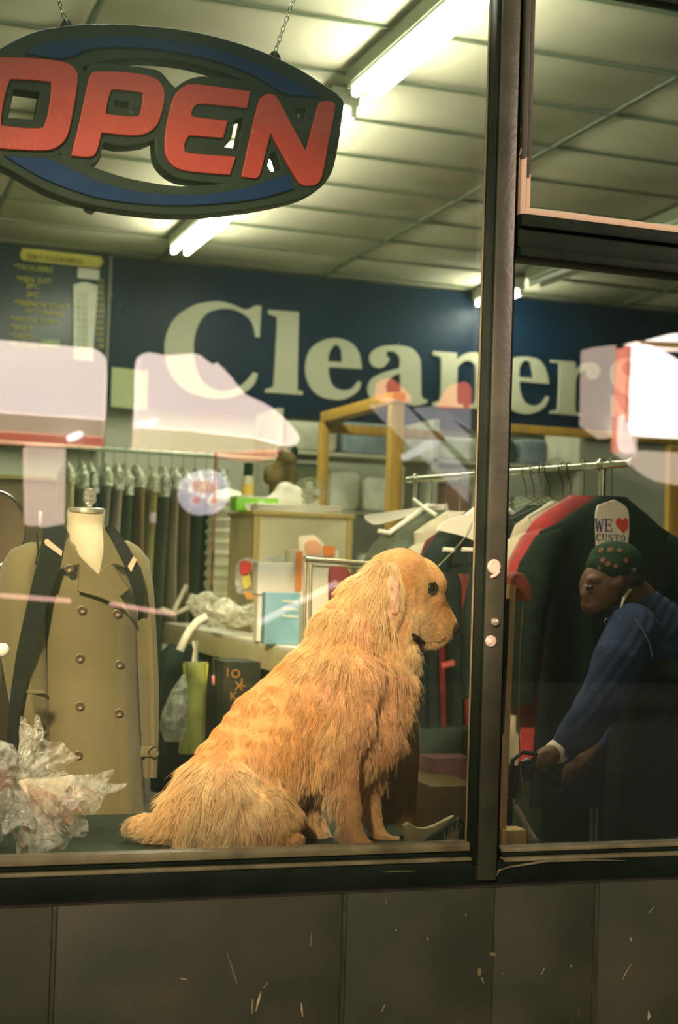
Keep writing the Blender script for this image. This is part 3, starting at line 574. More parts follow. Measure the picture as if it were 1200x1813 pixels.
#mtube([(768, 1417), (790, 1420)], 4.5, emis('small_glow', (0.8, 0.4, 0.28), 1.4), 'short dull amber tube light reflected low beside the mullion')
# ------------------------------------------------------------------ the dog
def dog():
    YD = 0.345
    LED = 0.5785
    mb = MB()
    def q(x, y, dy=0.0): return P(x, y, YD+dy)
    s = mpp(q(560, 1250))
    def L(pts): limb(mb, [(q(*p[:2], p[2]), p[3]*s) for p in pts])
    # trunk, withers to rump
    L([(632, 1120, 0, 66), (610, 1180, 0.0, 84), (560, 1240, 0.0, 92), (490, 1300, 0.0, 94), (425, 1370, 0.0, 84), (372, 1432, 0.0, 66)])
    # chest
    L([(655, 1130, 0, 60), (655, 1200, 0.0, 74), (640, 1270, 0.0, 72), (590, 1330, 0.0, 60)])
    # neck into the skull
    L([(688, 1042, 0, 54), (655, 1075, 0, 62), (628, 1130, 0, 76)])
    # near haunch, knee, hock and hind foot
    L([(385, 1400, -0.06, 70), (400, 1440, -0.075, 62), (455, 1432, -0.085, 46), (495, 1445, -0.09, 30)])
    L([(330, 1432, -0.04, 42), (345, 1462, -0.05, 34), (420, 1470, -0.08, 24), (480, 1480, -0.10, 16), (522, 1486, -0.11, 13)])
    L([(385, 1400, 0.09, 66), (440, 1425, 0.12, 42), (500, 1450, 0.13, 22), (530, 1478, 0.13, 13)])
    # shoulder blade, near foreleg
    L([(612, 1200, -0.065, 58), (606, 1262, -0.075, 54), (600, 1325, -0.08, 38), (610, 1380, -0.085, 23), (619, 1430, -0.088, 18), (626, 1472, -0.09, 16.5), (634, 1488, -0.092, 17)])
    L([(634, 1490, -0.095, 16), (650, 1500, -0.11, 13), (661, 1503, -0.115, 9)])
    for k in (-1, 0, 1): L([(636, 1492, -0.095+k*0.010, 11), (660, 1500-k, -0.108+k*0.014, 8.0), (668, 1503-k, -0.112+k*0.015, 5.5)])
    # far foreleg
    L([(650, 1240, 0.05, 50), (647, 1320, 0.06, 36), (650, 1380, 0.06, 22), (655, 1430, 0.058, 17), (664, 1466, 0.052, 15), (672, 1480, 0.045, 15)])
    for k in (-1, 0, 1): L([(672, 1483, 0.042+k*0.010, 12), (692, 1488-k, 0.032+k*0.014, 9), (702, 1491-k, 0.028+k*0.015, 6.5)])
    L([(470, 1370, 0.07, 50), (520, 1425, 0.085, 40), (548, 1462, 0.085, 26), (556, 1480, 0.08, 14)])
    # tail along the platform
    L([(345, 1446, 0.02, 30), (305, 1462, 0.05, 24), (262, 1464, 0.07, 21), (238, 1462, 0.08, 15)])
    # skull, brow, cheeks, muzzle, jaw
    qs = Quaternion((0, 1, 0), 0.30)
    mb.ball(q(708, 1035), (66*s, 58*s, 66*s), 14)
    mb.ball(q(738, 1030), (48*s, 44*s, 46*s), 12)
    mb.ball(q(760, 1034, -0.008), (31*s, 34*s, 27*s), 12)
    mb.ball(q(724, 1078, -0.002), (42*s, 46*s, 44*s), 12); mb.ball(q(756, 1064, -0.004), (34*s, 36*s, 30*s), 12)
    L([(745, 1066, 0, 40), (765, 1086, 0, 34), (784, 1104, 0.0, 26), (792, 1112, 0, 20)])
    L([(742, 1098, 0, 36), (762, 1112, 0.0, 28), (782, 1120, 0, 20)])
    L([(776, 1106, -0.013, 22), (783, 1114, -0.012, 18)])
    L([(780, 1122, -0.004, 20), (770, 1130, -0.004, 16)])
    L([(722, 1108, 0, 30), (740, 1126, 0, 17), (764, 1134, 0, 11)])
    L([(700, 1090, 0, 52), (690, 1130, 0, 56)])
    me = fuse(mb, 0.0058, 5)
    n = len(me.vertices); co = np.empty(n*3); me.vertices.foreach_get('co', co); co = co.reshape(-1, 3)
    co[:, 2] = np.maximum(co[:, 2], LED); me.vertices.foreach_set('co', co.ravel()); me.update()
    dg = thing('dog', 'golden retriever sitting in profile on the platform behind the large pane, looking toward the mullion', 'dog', Vector((q(480, 1400).x, YD, LED)))
    # skin under the coat
    m, N, Lk, b = nmat('dog_skin'); nt_ = N.new('ShaderNodeTexNoise'); nt_.inputs['Scale'].default_value = 160; nt_.inputs['Detail'].default_value = 4; tc_ = N.new('ShaderNodeTexCoord'); mp_ = N.new('ShaderNodeMapping'); mp_.inputs['Scale'].default_value = (0.35, 1, 1.3); Lk.new(tc_.outputs['Object'], mp_.inputs[0]); Lk.new(mp_.outputs[0], nt_.inputs[0]); cr_ = N.new('ShaderNodeValToRGB'); cr_.color_ramp.elements[0].position = 0.3; cr_.color_ramp.elements[1].position = 0.7; cr_.color_ramp.elements[0].color = (0.60, 0.32, 0.10, 1); cr_.color_ramp.elements[1].color = (0.72, 0.42, 0.17, 1); Lk.new(nt_.outputs[0], cr_.inputs[0]); Lk.new(cr_.outputs[0], b.inputs['Base Color']); b.inputs['Roughness'].default_value = 0.8
    body = put('body', me, m, dg)
    from mathutils.bvhtree import BVHTree
    bv = BVHTree.FromPolygons([tuple(c) for c in co], [tuple(p.vertices) for p in me.polygons])
    def onb(x, y, lift=0.0):
        d = (P(x, y, 1.0)-CAM).normalized(); h = bv.ray_cast(CAM, d)
        return (h[0] - d*lift) if h[0] is not None else q(x, y, -0.04)
    # ---- fur
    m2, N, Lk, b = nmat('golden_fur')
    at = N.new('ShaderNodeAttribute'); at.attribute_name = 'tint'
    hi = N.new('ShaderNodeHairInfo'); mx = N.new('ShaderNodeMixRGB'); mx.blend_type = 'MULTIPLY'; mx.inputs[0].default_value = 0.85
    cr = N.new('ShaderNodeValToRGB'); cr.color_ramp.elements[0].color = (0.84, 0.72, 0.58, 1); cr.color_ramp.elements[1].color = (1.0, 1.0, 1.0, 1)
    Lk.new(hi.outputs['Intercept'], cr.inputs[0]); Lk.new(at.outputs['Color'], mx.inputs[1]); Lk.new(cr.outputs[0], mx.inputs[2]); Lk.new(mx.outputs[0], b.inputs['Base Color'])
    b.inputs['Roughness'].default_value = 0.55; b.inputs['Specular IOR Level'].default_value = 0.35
    rg = np.random.default_rng(5)
    me.calc_loop_triangles(); nt = len(me.loop_triangles)
    tri = np.empty(nt*3, int); me.loop_triangles.foreach_get('vertices', tri); tri = tri.reshape(-1, 3)
    vn = np.empty(n*3); me.vertices.foreach_get('normal', vn); vn = vn.reshape(-1, 3)
    A, B, C = co[tri[:, 0]], co[tri[:, 1]], co[tri[:, 2]]
    ar = np.linalg.norm(np.cross(B-A, C-A), axis=1)/2
    S3 = np.array
    # anchors: photo x, y, comb direction (dx right, dy down), length cm, lift, colour key
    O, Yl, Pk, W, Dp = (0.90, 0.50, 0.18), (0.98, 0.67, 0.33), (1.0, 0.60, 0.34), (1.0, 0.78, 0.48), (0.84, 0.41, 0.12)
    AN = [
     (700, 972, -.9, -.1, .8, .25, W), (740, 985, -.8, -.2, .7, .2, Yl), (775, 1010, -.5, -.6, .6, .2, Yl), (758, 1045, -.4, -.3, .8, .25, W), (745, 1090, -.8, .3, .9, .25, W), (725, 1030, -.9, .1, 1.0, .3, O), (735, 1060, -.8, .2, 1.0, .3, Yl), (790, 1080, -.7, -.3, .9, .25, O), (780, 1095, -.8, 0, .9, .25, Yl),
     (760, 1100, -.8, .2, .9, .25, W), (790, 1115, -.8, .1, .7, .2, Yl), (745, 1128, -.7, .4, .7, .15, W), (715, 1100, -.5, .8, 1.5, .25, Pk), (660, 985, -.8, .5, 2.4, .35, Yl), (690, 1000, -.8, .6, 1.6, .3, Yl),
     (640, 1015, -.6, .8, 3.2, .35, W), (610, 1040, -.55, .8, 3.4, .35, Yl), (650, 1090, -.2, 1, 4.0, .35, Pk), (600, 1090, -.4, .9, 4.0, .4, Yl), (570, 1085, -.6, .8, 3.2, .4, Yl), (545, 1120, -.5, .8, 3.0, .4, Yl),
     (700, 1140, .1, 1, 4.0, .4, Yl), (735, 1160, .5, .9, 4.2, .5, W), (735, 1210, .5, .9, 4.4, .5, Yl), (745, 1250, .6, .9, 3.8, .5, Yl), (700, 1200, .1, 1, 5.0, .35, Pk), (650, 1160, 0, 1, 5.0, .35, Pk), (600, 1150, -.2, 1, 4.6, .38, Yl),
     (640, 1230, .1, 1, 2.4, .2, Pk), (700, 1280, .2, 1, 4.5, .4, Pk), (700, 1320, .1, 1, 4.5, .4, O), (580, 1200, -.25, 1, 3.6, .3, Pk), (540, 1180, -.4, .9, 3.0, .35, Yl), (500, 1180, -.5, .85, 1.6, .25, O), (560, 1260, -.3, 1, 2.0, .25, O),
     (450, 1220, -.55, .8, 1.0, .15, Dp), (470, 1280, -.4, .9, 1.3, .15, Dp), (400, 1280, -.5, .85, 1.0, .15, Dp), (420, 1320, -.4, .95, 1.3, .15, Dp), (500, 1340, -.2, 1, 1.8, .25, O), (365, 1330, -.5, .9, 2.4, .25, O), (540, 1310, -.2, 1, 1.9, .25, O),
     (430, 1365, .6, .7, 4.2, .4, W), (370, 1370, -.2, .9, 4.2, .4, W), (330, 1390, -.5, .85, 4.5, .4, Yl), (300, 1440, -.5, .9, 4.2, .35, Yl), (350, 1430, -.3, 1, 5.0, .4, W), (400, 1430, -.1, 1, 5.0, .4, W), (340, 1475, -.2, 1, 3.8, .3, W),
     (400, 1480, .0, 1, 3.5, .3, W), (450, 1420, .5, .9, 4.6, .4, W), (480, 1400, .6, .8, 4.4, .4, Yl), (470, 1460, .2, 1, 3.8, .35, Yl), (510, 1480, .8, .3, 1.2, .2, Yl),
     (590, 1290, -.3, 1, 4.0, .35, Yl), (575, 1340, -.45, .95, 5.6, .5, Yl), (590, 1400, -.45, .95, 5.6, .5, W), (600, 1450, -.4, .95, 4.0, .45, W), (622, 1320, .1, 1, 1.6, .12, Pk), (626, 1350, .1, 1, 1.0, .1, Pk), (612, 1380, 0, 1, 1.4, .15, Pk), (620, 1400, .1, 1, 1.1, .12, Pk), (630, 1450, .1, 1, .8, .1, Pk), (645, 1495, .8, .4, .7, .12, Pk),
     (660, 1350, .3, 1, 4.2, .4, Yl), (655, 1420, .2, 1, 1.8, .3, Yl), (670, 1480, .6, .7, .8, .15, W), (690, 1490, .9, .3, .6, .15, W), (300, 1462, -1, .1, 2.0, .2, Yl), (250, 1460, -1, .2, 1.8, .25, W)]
    ax, ay = S3([a[0] for a in AN], float), S3([a[1] for a in AN], float)
    # photo coordinates of any point, used only to read the coat map above
    F, Rr, U, C0 = S3(FX), S3(RX), S3(UX), S3(CAM)
    def proj(p):
        d = p-C0; z = d@F; return 600+FPX*(d@Rr)/z, 906.5-FPX*(d@U)/z
    adir = S3([[a[2], 0, -a[3]] for a in AN], float); alen = S3([a[4] for a in AN])/100; alif = S3([a[5] for a in AN]); acol = S3([a[6] for a in AN])
    def grow(N0, seed, guide=None):
        rg = np.random.default_rng(seed)
        cen = (A+B+C)/3; 
        hx, hy = proj(cen); w_ = ar*np.where((hx > 700) & (hy < 1150) & (cen[:, 1] < YD+0.02), 4.5, 1.0); w_ = w_/w_.sum(); pick = rg.choice(nt, N0, p=w_)
        u, v = rg.random(N0), rg.random(N0); f = u+v > 1; u[f], v[f] = 1-u[f], 1-v[f]
        root = A[pick]+(B-A)[pick]*u[:, None]+(C-A)[pick]*v[:, None]
        nr = vn[tri[pick, 0]]*(1-u-v)[:, None]+vn[tri[pick, 1]]*u[:, None]+vn[tri[pick, 2]]*v[:, None]
        nr /= np.linalg.norm(nr, axis=1)[:, None]+1e-9
        return root, nr
    def params(root, rg):
        x, y = proj(root)
        d2 = (x[:, None]-ax)**2+(y[:, None]-ay)**2+160.0
        w = d2**-1.5; w /= w.sum(1)[:, None]
        return w@adir, w@alen, w@alif, w@acol, x, y
    def sm(p, f, ph):      # cheap smooth vector noise
        return np.stack([np.sin(p[:, 0]*f+ph)+np.sin(p[:, 2]*f*1.7+ph*2+p[:, 1]*f), np.sin(p[:, 1]*f*1.3+ph*3)+np.cos(p[:, 0]*f*1.9+ph), np.sin(p[:, 2]*f*1.1+ph*5)+np.cos(p[:, 0]*f*1.4-ph)], 1)*0.5
    NG, NF, K = 15000, 150000, 6
    def strand(root, nr, rg, jitter):
        dr, ln, lf, cl, x, y = params(root, rg)
        wav = sm(root, 34.0, 1.3)*0.30+sm(root, 95.0, 0.4)*0.22*(ln[:, None]/0.04)
        dr = dr+wav+rg.normal(0, jitter, dr.shape)
        dr -= nr*(dr*nr).sum(1)[:, None]*0.95
        dr /= np.linalg.norm(dr, axis=1)[:, None]+1e-9
        d0 = dr+nr*(lf*1.5)[:, None]; d0 /= np.linalg.norm(d0, axis=1)[:, None]
        ln = ln*(0.75+0.45*rg.random(len(ln)))
        t = np.linspace(0, 1, K)
        curl = sm(root, 60.0, 2.2); curl -= d0*(curl*d0).sum(1)[:, None]
        pts = root[:, None, :]-nr[:, None, :]*0.001+d0[:, None, :]*(ln[:, None]*t[None, :])[:, :, None]
        pts[:, :, 2] -= (ln[:, None]*0.42*(t**2)[None, :]*np.clip(ln[:, None]/0.03, 0, 1))
        pts += curl[:, None, :]*(ln[:, None]*0.30*(np.sin(t*3.0)*t)[None, :])[:, :, None]
        return pts, cl, x, y, ln
    gr_, gn_ = grow(NG, 11); GP, _, gx, gy, _ = strand(gr_, gn_, np.random.default_rng(2), 0.30)
    fr_, fn_ = grow(NF, 12); FP, cl, x, y, ln = strand(fr_, fn_, np.random.default_rng(3), 0.16)
    # clump each strand toward its nearest guide
    cell = 0.02; key = {}
    gi = np.floor(gr_/cell).astype(int)
    for i, k in enumerate(map(tuple, gi)): key.setdefault(k, []).append(i)
    near = np.full(NF, -1); fi = np.floor(fr_/cell).astype(int)
    order = {}
    for i, k in enumerate(map(tuple, fi)): order.setdefault(k, []).append(i)
    for k, ids in order.items():
        c = []
        for a in (-1, 0, 1):
            for b_ in (-1, 0, 1):
                for c_ in (-1, 0, 1): c += key.get((k[0]+a, k[1]+b_, k[2]+c_), [])
        if not c: continue
        c = np.array(c); ids = np.array(ids)
        dd = ((fr_[ids][:, None, :]-gr_[c][None])**2).sum(2); near[ids] = c[dd.argmin(1)]
    ok = near >= 0; t = np.linspace(0, 1, K)
    cw = np.where(ln > 0.012, 0.55, 0.12)*ok
    stray = np.random.default_rng(77).random(NF) < 0.05; cw = np.where(stray, 0.0, cw)
    FP = np.where(stray[:, None, None], FP+(FP-FP[:, :1])*0.22+np.random.default_rng(78).normal(0, 0.004, (NF, 1, 3))*(t**1.5)[None, :, None]*np.clip(ln/0.03, 0, 1.3)[:, None, None], FP)
    FP = FP*(1-cw[:, None, None]*(t**1.2)[None, :, None])+GP[near]*(cw[:, None, None]*(t**1.2)[None, :, None])
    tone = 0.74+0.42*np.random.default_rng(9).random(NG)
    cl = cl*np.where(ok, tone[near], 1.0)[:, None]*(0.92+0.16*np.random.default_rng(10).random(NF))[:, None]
    # keep bare: eye, nose, lip gap, inside of the ear
    def off(cx, cy, rx, ry): return (((x-cx)/rx)**2+((y-cy)/ry)**2) < 1
    near_side = fr_[:, 1] < YD-0.005
    bad = (off(761, 1041, 11, 10) & near_side) | (off(806, 1114, 9, 11)) | (off(737, 1132, 13, 8) & near_side) | (off(693, 1062, 20, 40) & near_side & False)
    keep = ~bad
    FP = FP[keep]; cl = cl[keep]; ln = ln[keep]
    FP[:, :, 2] = np.maximum(FP[:, :, 2], LED+0.001)
    FP[:, :, 1] = np.maximum(FP[:, :, 1], 0.012)
    def hair(name, FP, cl, ln, r0, mat_, par):
        hc = bpy.data.hair_curves.new(name); nS = len(FP); hc.add_curves([K]*nS)
        hc.position_data.foreach_set('vector', FP.astype(np.float32).ravel())
        ra = hc.attributes.get('radius') or hc.attributes.new('radius', 'FLOAT', 'POINT')
        rr = np.tile(r0*(1-0.8*np.linspace(0, 1, K)**1.5), nS)*np.repeat(np.clip(ln/0.03, 0.55, 1.15), K); ra.data.foreach_set('value', rr.astype(np.float32))
        ca = hc.attributes.new('tint', 'FLOAT_COLOR', 'CURVE'); c4 = np.concatenate([cl, np.ones((nS, 1))], 1); ca.data.foreach_set('color', c4.astype(np.float32).ravel())
        hc.materials.append(mat_); o = bpy.data.objects.new(name, hc); COL.objects.link(o)
        o.parent = par; o.matrix_parent_inverse = Matrix.Translation(-par.location); o['kind'] = 'stuff'; return o
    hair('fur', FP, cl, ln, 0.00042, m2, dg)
    # ---- ear: hanging flap blown back so the pink inside shows
    M_pink = mat('ear_inside', (0.86, 0.46, 0.32), 0.7, 0.15, 40, bump=0.3, c2=(0.92, 0.60, 0.46))
    e = MB()
    limb(e, [(q(676, 1012, -0.050), 18*s), (q(672, 1045, -0.066), 18*s), (q(676, 1080, -0.072), 18*s), (q(686, 1104, -0.072), 12*s)])
    limb(e, [(q(690, 1012, -0.056), 13*s), (q(703, 1040, -0.070), 10*s), (q(704, 1074, -0.074), 9*s), (q(694, 1100, -0.074), 9*s)])
    em = fuse(e, 0.004, 6)
    ear = put('ear', em, m, dg)
    e = MB(); e.ball(q(692, 1060, -0.088), (18*s, 0.009, 42*s), 12); inn = fuse(e, 0.0022, 3)
    nn = len(inn.vertices); cc = np.empty(nn*3); inn.vertices.foreach_get('co', cc); cc = cc.reshape(-1, 3)
    cc[:, 1] += 0.0014*np.sin(cc[:, 2]*120+cc[:, 0]*160)+0.0006*np.sin(cc[:, 0]*300-cc[:, 2]*90); inn.vertices.foreach_set('co', cc.ravel()); inn.update()
    put('ear_inside', inn, M_pink, ear)
    e = MB()
    for (a, b_, r) in (((686, 1036), (696, 1050), 4.0), ((685, 1062), (698, 1066), 4.5), ((690, 1082), (700, 1088), 4.5)):
        e.tube([q(*a, -0.089), q((a[0]+b_[0])/2, (a[1]+b_[1])/2-2, -0.094), q(*b_, -0.089)], r*s, 8)
    put('ear_folds', fuse(e, 0.0018, 3), mat('ear_fold', (0.84, 0.38, 0.25), 0.6, 0.2, 60), ear)
    # ear fringe hair
    me2 = em; n2 = len(me2.vertices); c2 = np.empty(n2*3); me2.vertices.foreach_get('co', c2); c2 = c2.reshape(-1, 3)
    v2 = np.empty(n2*3); me2.vertices.foreach_get('normal', v2); v2 = v2.reshape(-1, 3)
    rg = np.random.default_rng(21); NE = 14000; pk = rg.integers(0, n2, NE); rt = c2[pk]+rg.normal(0, .0012, (NE, 3)); nr = v2[pk]
    ex, ey = proj(rt)
    kp = ~((((ex-693)/11)**2+((ey-1060)/30)**2 < 1) & (nr[:, 1] < 0.2))
    rt, nr, ex, ey = rt[kp], nr[kp], ex[kp], ey[kp]
    dr = np.tile(S3([-0.35, 0, -0.9]), (len(rt), 1)); dr[:, 0] += np.where(ex > 690, 0.35, -0.25); dr += sm(rt, 90, 0.7)*0.35+rg.normal(0, .2, dr.shape)
    dr -= nr*(dr*nr).sum(1)[:, None]*0.9; dr /= np.linalg.norm(dr, axis=1)[:, None]
    ll = 0.042*(0.5+0.7*rg.random(len(rt)))*np.where(ex > 693, 0.35, 1.0)
    d0 = dr+nr*0.45; tt = np.linspace(0, 1, K)
    EP = rt[:, None, :]+d0[:, None, :]*(ll[:, None]*tt)[:, :, None]; EP[:, :, 2] -= ll[:, None]*0.4*(tt**2)
    ec = np.where(rg.random(len(rt))[:, None] < 0.5, S3(Yl), S3(W))*(0.85+0.3*rg.random(len(rt)))[:, None]
    hair('ear_fringe', EP, ec, ll, 0.0004, m2, ear)
    # ---- eye
    M_eye = mat('dog_eye', (0.015, 0.010, 0.006), 0.08, 0.2, 60, bump=0, spec=0.8); M_dk = mat('dark_skin', (0.035, 0.022, 0.014), 0.5, 0.3, 90, bump=0.4)
    ec_ = onb(762, 1041, -0.003)
    MB().ball(ec_, (0.0125, 0.0105, 0.0115), 14).go('eye', M_eye, dg)
    e = MB(); pts = []
    for k in range(16):
        a = 2*pi*k/16; pts.append(ec_+Vector((0.0138*cos(a)*(1.12 if cos(a) > 0 else 1), -0.0075+0.005*abs(cos(a)), 0.0112*sin(a)+0.002*cos(a))))
    e.tube(pts, 0.0026, 8, closed=True); e.go('eyelid', M_dk, dg)
    MB().ball(onb(769, 1034, 0.0015), (4*s, 2*s, 5*s), 8).go('eye_rim', M_dk, dg)
    # ---- nose and mouth
    e = MB(); e.ball(q(800, 1112, -0.004), (13*s, 21*s, 14*s), 12); e.ball(q(804, 1106, 0), (7*s, 14*s, 8*s), 10); e.ball(q(798, 1122, -0.004), (8*s, 14*s, 9*s), 10)
    put('nose', fuse(e, 0.0028, 4), mat('dog_nose', (0.06, 0.032, 0.022), 0.55, 0.3, 120, bump=0.6), dg)
    e = MB(); e.ball(q(805, 1113, -0.024), (3.6*s, 0.004, 3.2*s), 8); e.go('nostril', M_eye, dg)
    e = MB(); limb(e, [(onb(729, 1124), 4*s), (onb(735, 1130), 6.5*s), (onb(743, 1135), 5.5*s), (onb(752, 1138), 2.6*s)])
    e.tube([onb(748, 1136), onb(762, 1138), onb(778, 1136), onb(790, 1129)], [3*s, 2.2*s, 2.2*s, 2*s], 6)
    e.go('lips', M_dk, dg)
    e = MB()
    rw = random.Random(3)
    for k in range(9):
        a = q(776+rw.uniform(-8, 8), 1116+rw.uniform(-7, 7), -0.030); e.tube([a, a+Vector((0.01, -0.012, -0.004)), a+Vector((0.022+rw.uniform(0, .01), -0.02, -0.016))], [.0003, .00025, .0001], 4)
    e.go('whiskers', mat('whisker', (0.5, 0.4, 0.3), 0.5), dg)['kind'] = 'stuff'
    # claws
    for (x0, y0, dy) in ((670, 1503, -0.13), (672, 1505, -0.112), (669, 1505, -0.097), (708, 1491, 0.014), (710, 1492, 0.028), (708, 1492, 0.043)):
        p = q(x0, y0, dy); p.z = max(p.z, LED+0.004); MB().tube([p, p+Vector((0.006, 0, -0.001)), p+Vector((0.010, 0, -0.003))], [.0028, .002, .0006], 6).go('claw', M_dk, dg)
    return dg
dog()
# ------------------------------------------------------------------ mannequin with trench coat
def patch(name, rows, poly_fn, off, th, m, parent, Y, nx=14, ny=40, y0=None, y1=None):
    """a cloth layer lying on the front of a lofted body; poly_fn(y)->(x_left,x_right)"""
    ys = [r[0] for r in rows]
    def body(y):
        for a, b in zip(rows, rows[1:]):
            if a[0] <= y <= b[0]:
                t = (y-a[0])/(b[0]-a[0]); return [a[i]+(b[i]-a[i])*t for i in range(1, 4)]
        return list(rows[-1][1:4]) if y > ys[-1] else list(rows[0][1:4])
    F, Bk = [], []
    for j in range(ny+1):
        y = y0+(y1-y0)*j/ny; xl, xr, hd = body(y); cx, hw = (xl+xr)/2, (xr-xl)/2; a, b = poly_fn(y); r1, r2 = [], []
        for i in range(nx+1):
            x = a+(b-a)*i/nx; u = max(-0.985, min(0.985, (x-cx)/hw)); yy = Y-hd*sqrt(1-u*u)
            r1.append(P(x, y, yy-off-th)); r2.append(P(x, y, yy-off))
        F.append(r1); Bk.append(r2)
    mb = MB(); b_ = mb.b
    VF = [[b_.verts.new(p) for p in r] for r in F]; VB = [[b_.verts.new(p) for p in r] for r in Bk]
    for j in range(ny):
        for i in range(nx):
            b_.faces.new((VF[j][i], VF[j][i+1], VF[j+1][i+1], VF[j+1][i])); b_.faces.new((VB[j][i], VB[j+1][i], VB[j+1][i+1], VB[j][i+1]))
    rim = [(j, 0) for j in range(ny+1)]+[(ny, i) for i in range(1, nx+1)]+[(j, nx) for j in range(ny-1, -1, -1)]+[(0, i) for i in range(nx-1, 0, -1)]
    for (a, c) in zip(rim, rim[1:]+rim[:1]): b_.faces.new((VF[a[0]][a[1]], VF[c[0]][c[1]], VB[c[0]][c[1]], VB[a[0]][a[1]]))
    return mb.go(name, m, parent)

YM = 1.12
M_khaki = mat('khaki_cotton', (0.155, 0.128, 0.054), 0.85, 0.12, 5, bump=0.4, bscale=300, sheen=0.2)
M_khseam = mat('khaki_seam', (0.10, 0.075, 0.03), 0.9, 0.1)
M_form = mat('form_cloth', (0.54, 0.46, 0.31), 0.85, 0.05, 20, bump=0.3, bscale=400)
M_horn = mat('horn_button', (0.085, 0.055, 0.025), 0.3, 0.5, 150)
M_chrome = mat('chrome', (0.75, 0.75, 0.70), 0.18, 0.05, metal=1.0, bump=0)
M_brass = mat('cap_metal', (0.62, 0.58, 0.45), 0.3, 0.1, metal=0.7)
mn = thing('dress_form', 'cream cloth dress form with a clear knob on its neck, wearing the trench coat', 'mannequin', Vector((P(152, 1200, YM).x, YM, 0)))
mb = MB(); rows_loft(mb, [(904, 118, 188, .042), (925, 119, 184, .042), (942, 117, 185, .055), (953, 114, 189, .090), (966, 112, 194, .110), (985, 112, 198, .121), (1000, 112, 200, .124), (1022, 130, 198, .120), (1040, 110, 200, .085), (1080, 100, 205, .07)], YM)
mb.go('form_body', M_form, mn)
c = P(152, 902, YM)
MB().lathe(P(152, 907, YM), [(0.0, -0.004), (0.047, -0.004), (0.0505, 0.0), (0.0505, 0.009), (0.047, 0.012), (0.0, 0.013)], 28).go('neck_cap', M_brass, mn)
M_clear = mat('clear_knob', (0.8, 0.8, 0.72), 0.08, 0.05, trans=0.85, bump=0)
MB().lathe(P(158, 903, YM), [(0.0, 0.0), (0.010, 0.001), (0.008, 0.010), (0.011, 0.016), (0.017, 0.022), (0.019, 0.030), (0.0165, 0.036), (0.0185, 0.040), (0.017, 0.050), (0.012, 0.057), (0.0, 0.060)], 16).go('neck_knob', M_clear, mn)
MB().tube([(mn.location.x, YM, 0.02), (mn.location.x, YM, 0.9)], 0.016, 12).lathe((mn.location.x, YM, 0), [(0.0, 0), (0.17, 0), (0.17, 0.015), (0.03, 0.03), (0.0, 0.03)], 24).go('stand', M_chrome, mn)

ct = thing('trench_coat', 'khaki double-breasted trench coat with dark horn buttons on the dress form', 'coat', Vector((P(150, 1300, YM).x, YM, 0.30)))
BR = [(957, 76, 218, .055), (966, 56, 232, .082), (985, 46, 240, .098), (1040, 54, 243, .108), (1100, 66, 243, .104), (1180, 72, 243, .104), (1260, 72, 246, .112), (1350, 70, 252, .12), (1450, 66, 258, .128), (1560, 60, 266, .135), (1640, 58, 270, .138)]
mb = MB(); rows_loft(mb, BR, YM, 56, fold=0.05, k=7, seed=3); mb.go('coat_body', M_khaki, ct)
mb = MB(); rows_loft(mb, [(957, 196, 226, .03), (968, 205, 244, .05), (990, 218, 262, .060), (1040, 230, 270, .060), (1100, 238, 274, .056), (1200, 243, 279, .054), (1300, 247, 279, .050), (1374, 249, 275, .046)], YM-0.01, 28, fold=0.14, k=4, seed=5); mb.go('sleeve', M_khaki, ct)
mb = MB(); rows_loft(mb, [(960, 52, 84, .03), (972, 20, 84, .05), (1000, 2, 82, .062), (1080, -8, 80, .062), (1150, 0, 82, .058), (1230, 14, 86, .056), (1300, 28, 90, .054), (1345, 34, 93, .05)], YM-0.05, 28, fold=0.14, k=4, seed=8); mb.go('sleeve', M_khaki, ct)
fl = patch('front_flap', BR, lambda y: (84, 228-(y-1040)*0.022), 0.004, 0.006, M_khaki, ct, YM, 16, 50, 1052, 1600)
# seam down the flap edge and panel seam
def on_front(x, y, off, R_=BR, Y=YM):
    for a, b in zip(R_, R_[1:]):
        if a[0] <= y <= b[0]:
            t = (y-a[0])/(b[0]-a[0]); xl, xr, hd = [a[i]+(b[i]-a[i])*t for i in (1, 2, 3)]; break
    u = max(-.98, min(.98, (x-(xl+xr)/2)/((xr-xl)/2))); return P(x, y, Y-hd*sqrt(1-u*u)-off)
mb = MB()
mb.tube([on_front(228-(y-1040)*0.022, y, 0.008) for y in range(1090, 1630, 30)], 0.0016, 5)
mb.tube([on_front(82, y, 0.006) for y in range(1150, 1630, 30)], 0.0022, 5)
mb.go('seam', M_khseam, ct)
YL = YM-0.132
# collar and lapels
def leaf(name, pts, y, par=ct, m=M_khaki, d=0.007): return plate(name, [pts], y, d, m, par, bevel=0.0015)
leaf('collar', [(120, 955, 1), (112, 985), (107, 1007, 1), (140, 999, 1), (172, 1017, 1), (140, 985), (123, 962)], YL+0.004)
leaf('collar', [(183, 935, 1), (200, 965), (219, 1003, 1), (197, 997, 1), (186, 1002, 1), (177, 1014, 1), (184, 975)], YL+0.008)
leaf('lapel', [(141, 999, 1), (137, 1046, 1), (175, 1056), (212, 1071), (229, 1088, 1), (214, 1060), (192, 1036), (173, 1017, 1)], YL-0.006)
leaf('lapel', [(174, 1018, 1), (186, 1002, 1), (198, 998, 1), (229, 1042, 1), (209, 1058, 1), (190, 1036)], YL+0.0)
mb = MB()
for pts in ([(141, 999), (137.5, 1046), (175, 1056.5), (212, 1071.5)], [(107, 1007), (122, 1001), (141, 999)], [(198, 998), (229, 1042), (210, 1058)], [(197, 998), (208, 999), (218, 1003)]):
    mb.tube([P(x, y, YL-0.010) for x, y in pts], 0.0018, 5)
mb.go('collar_edge', M_khseam, ct)
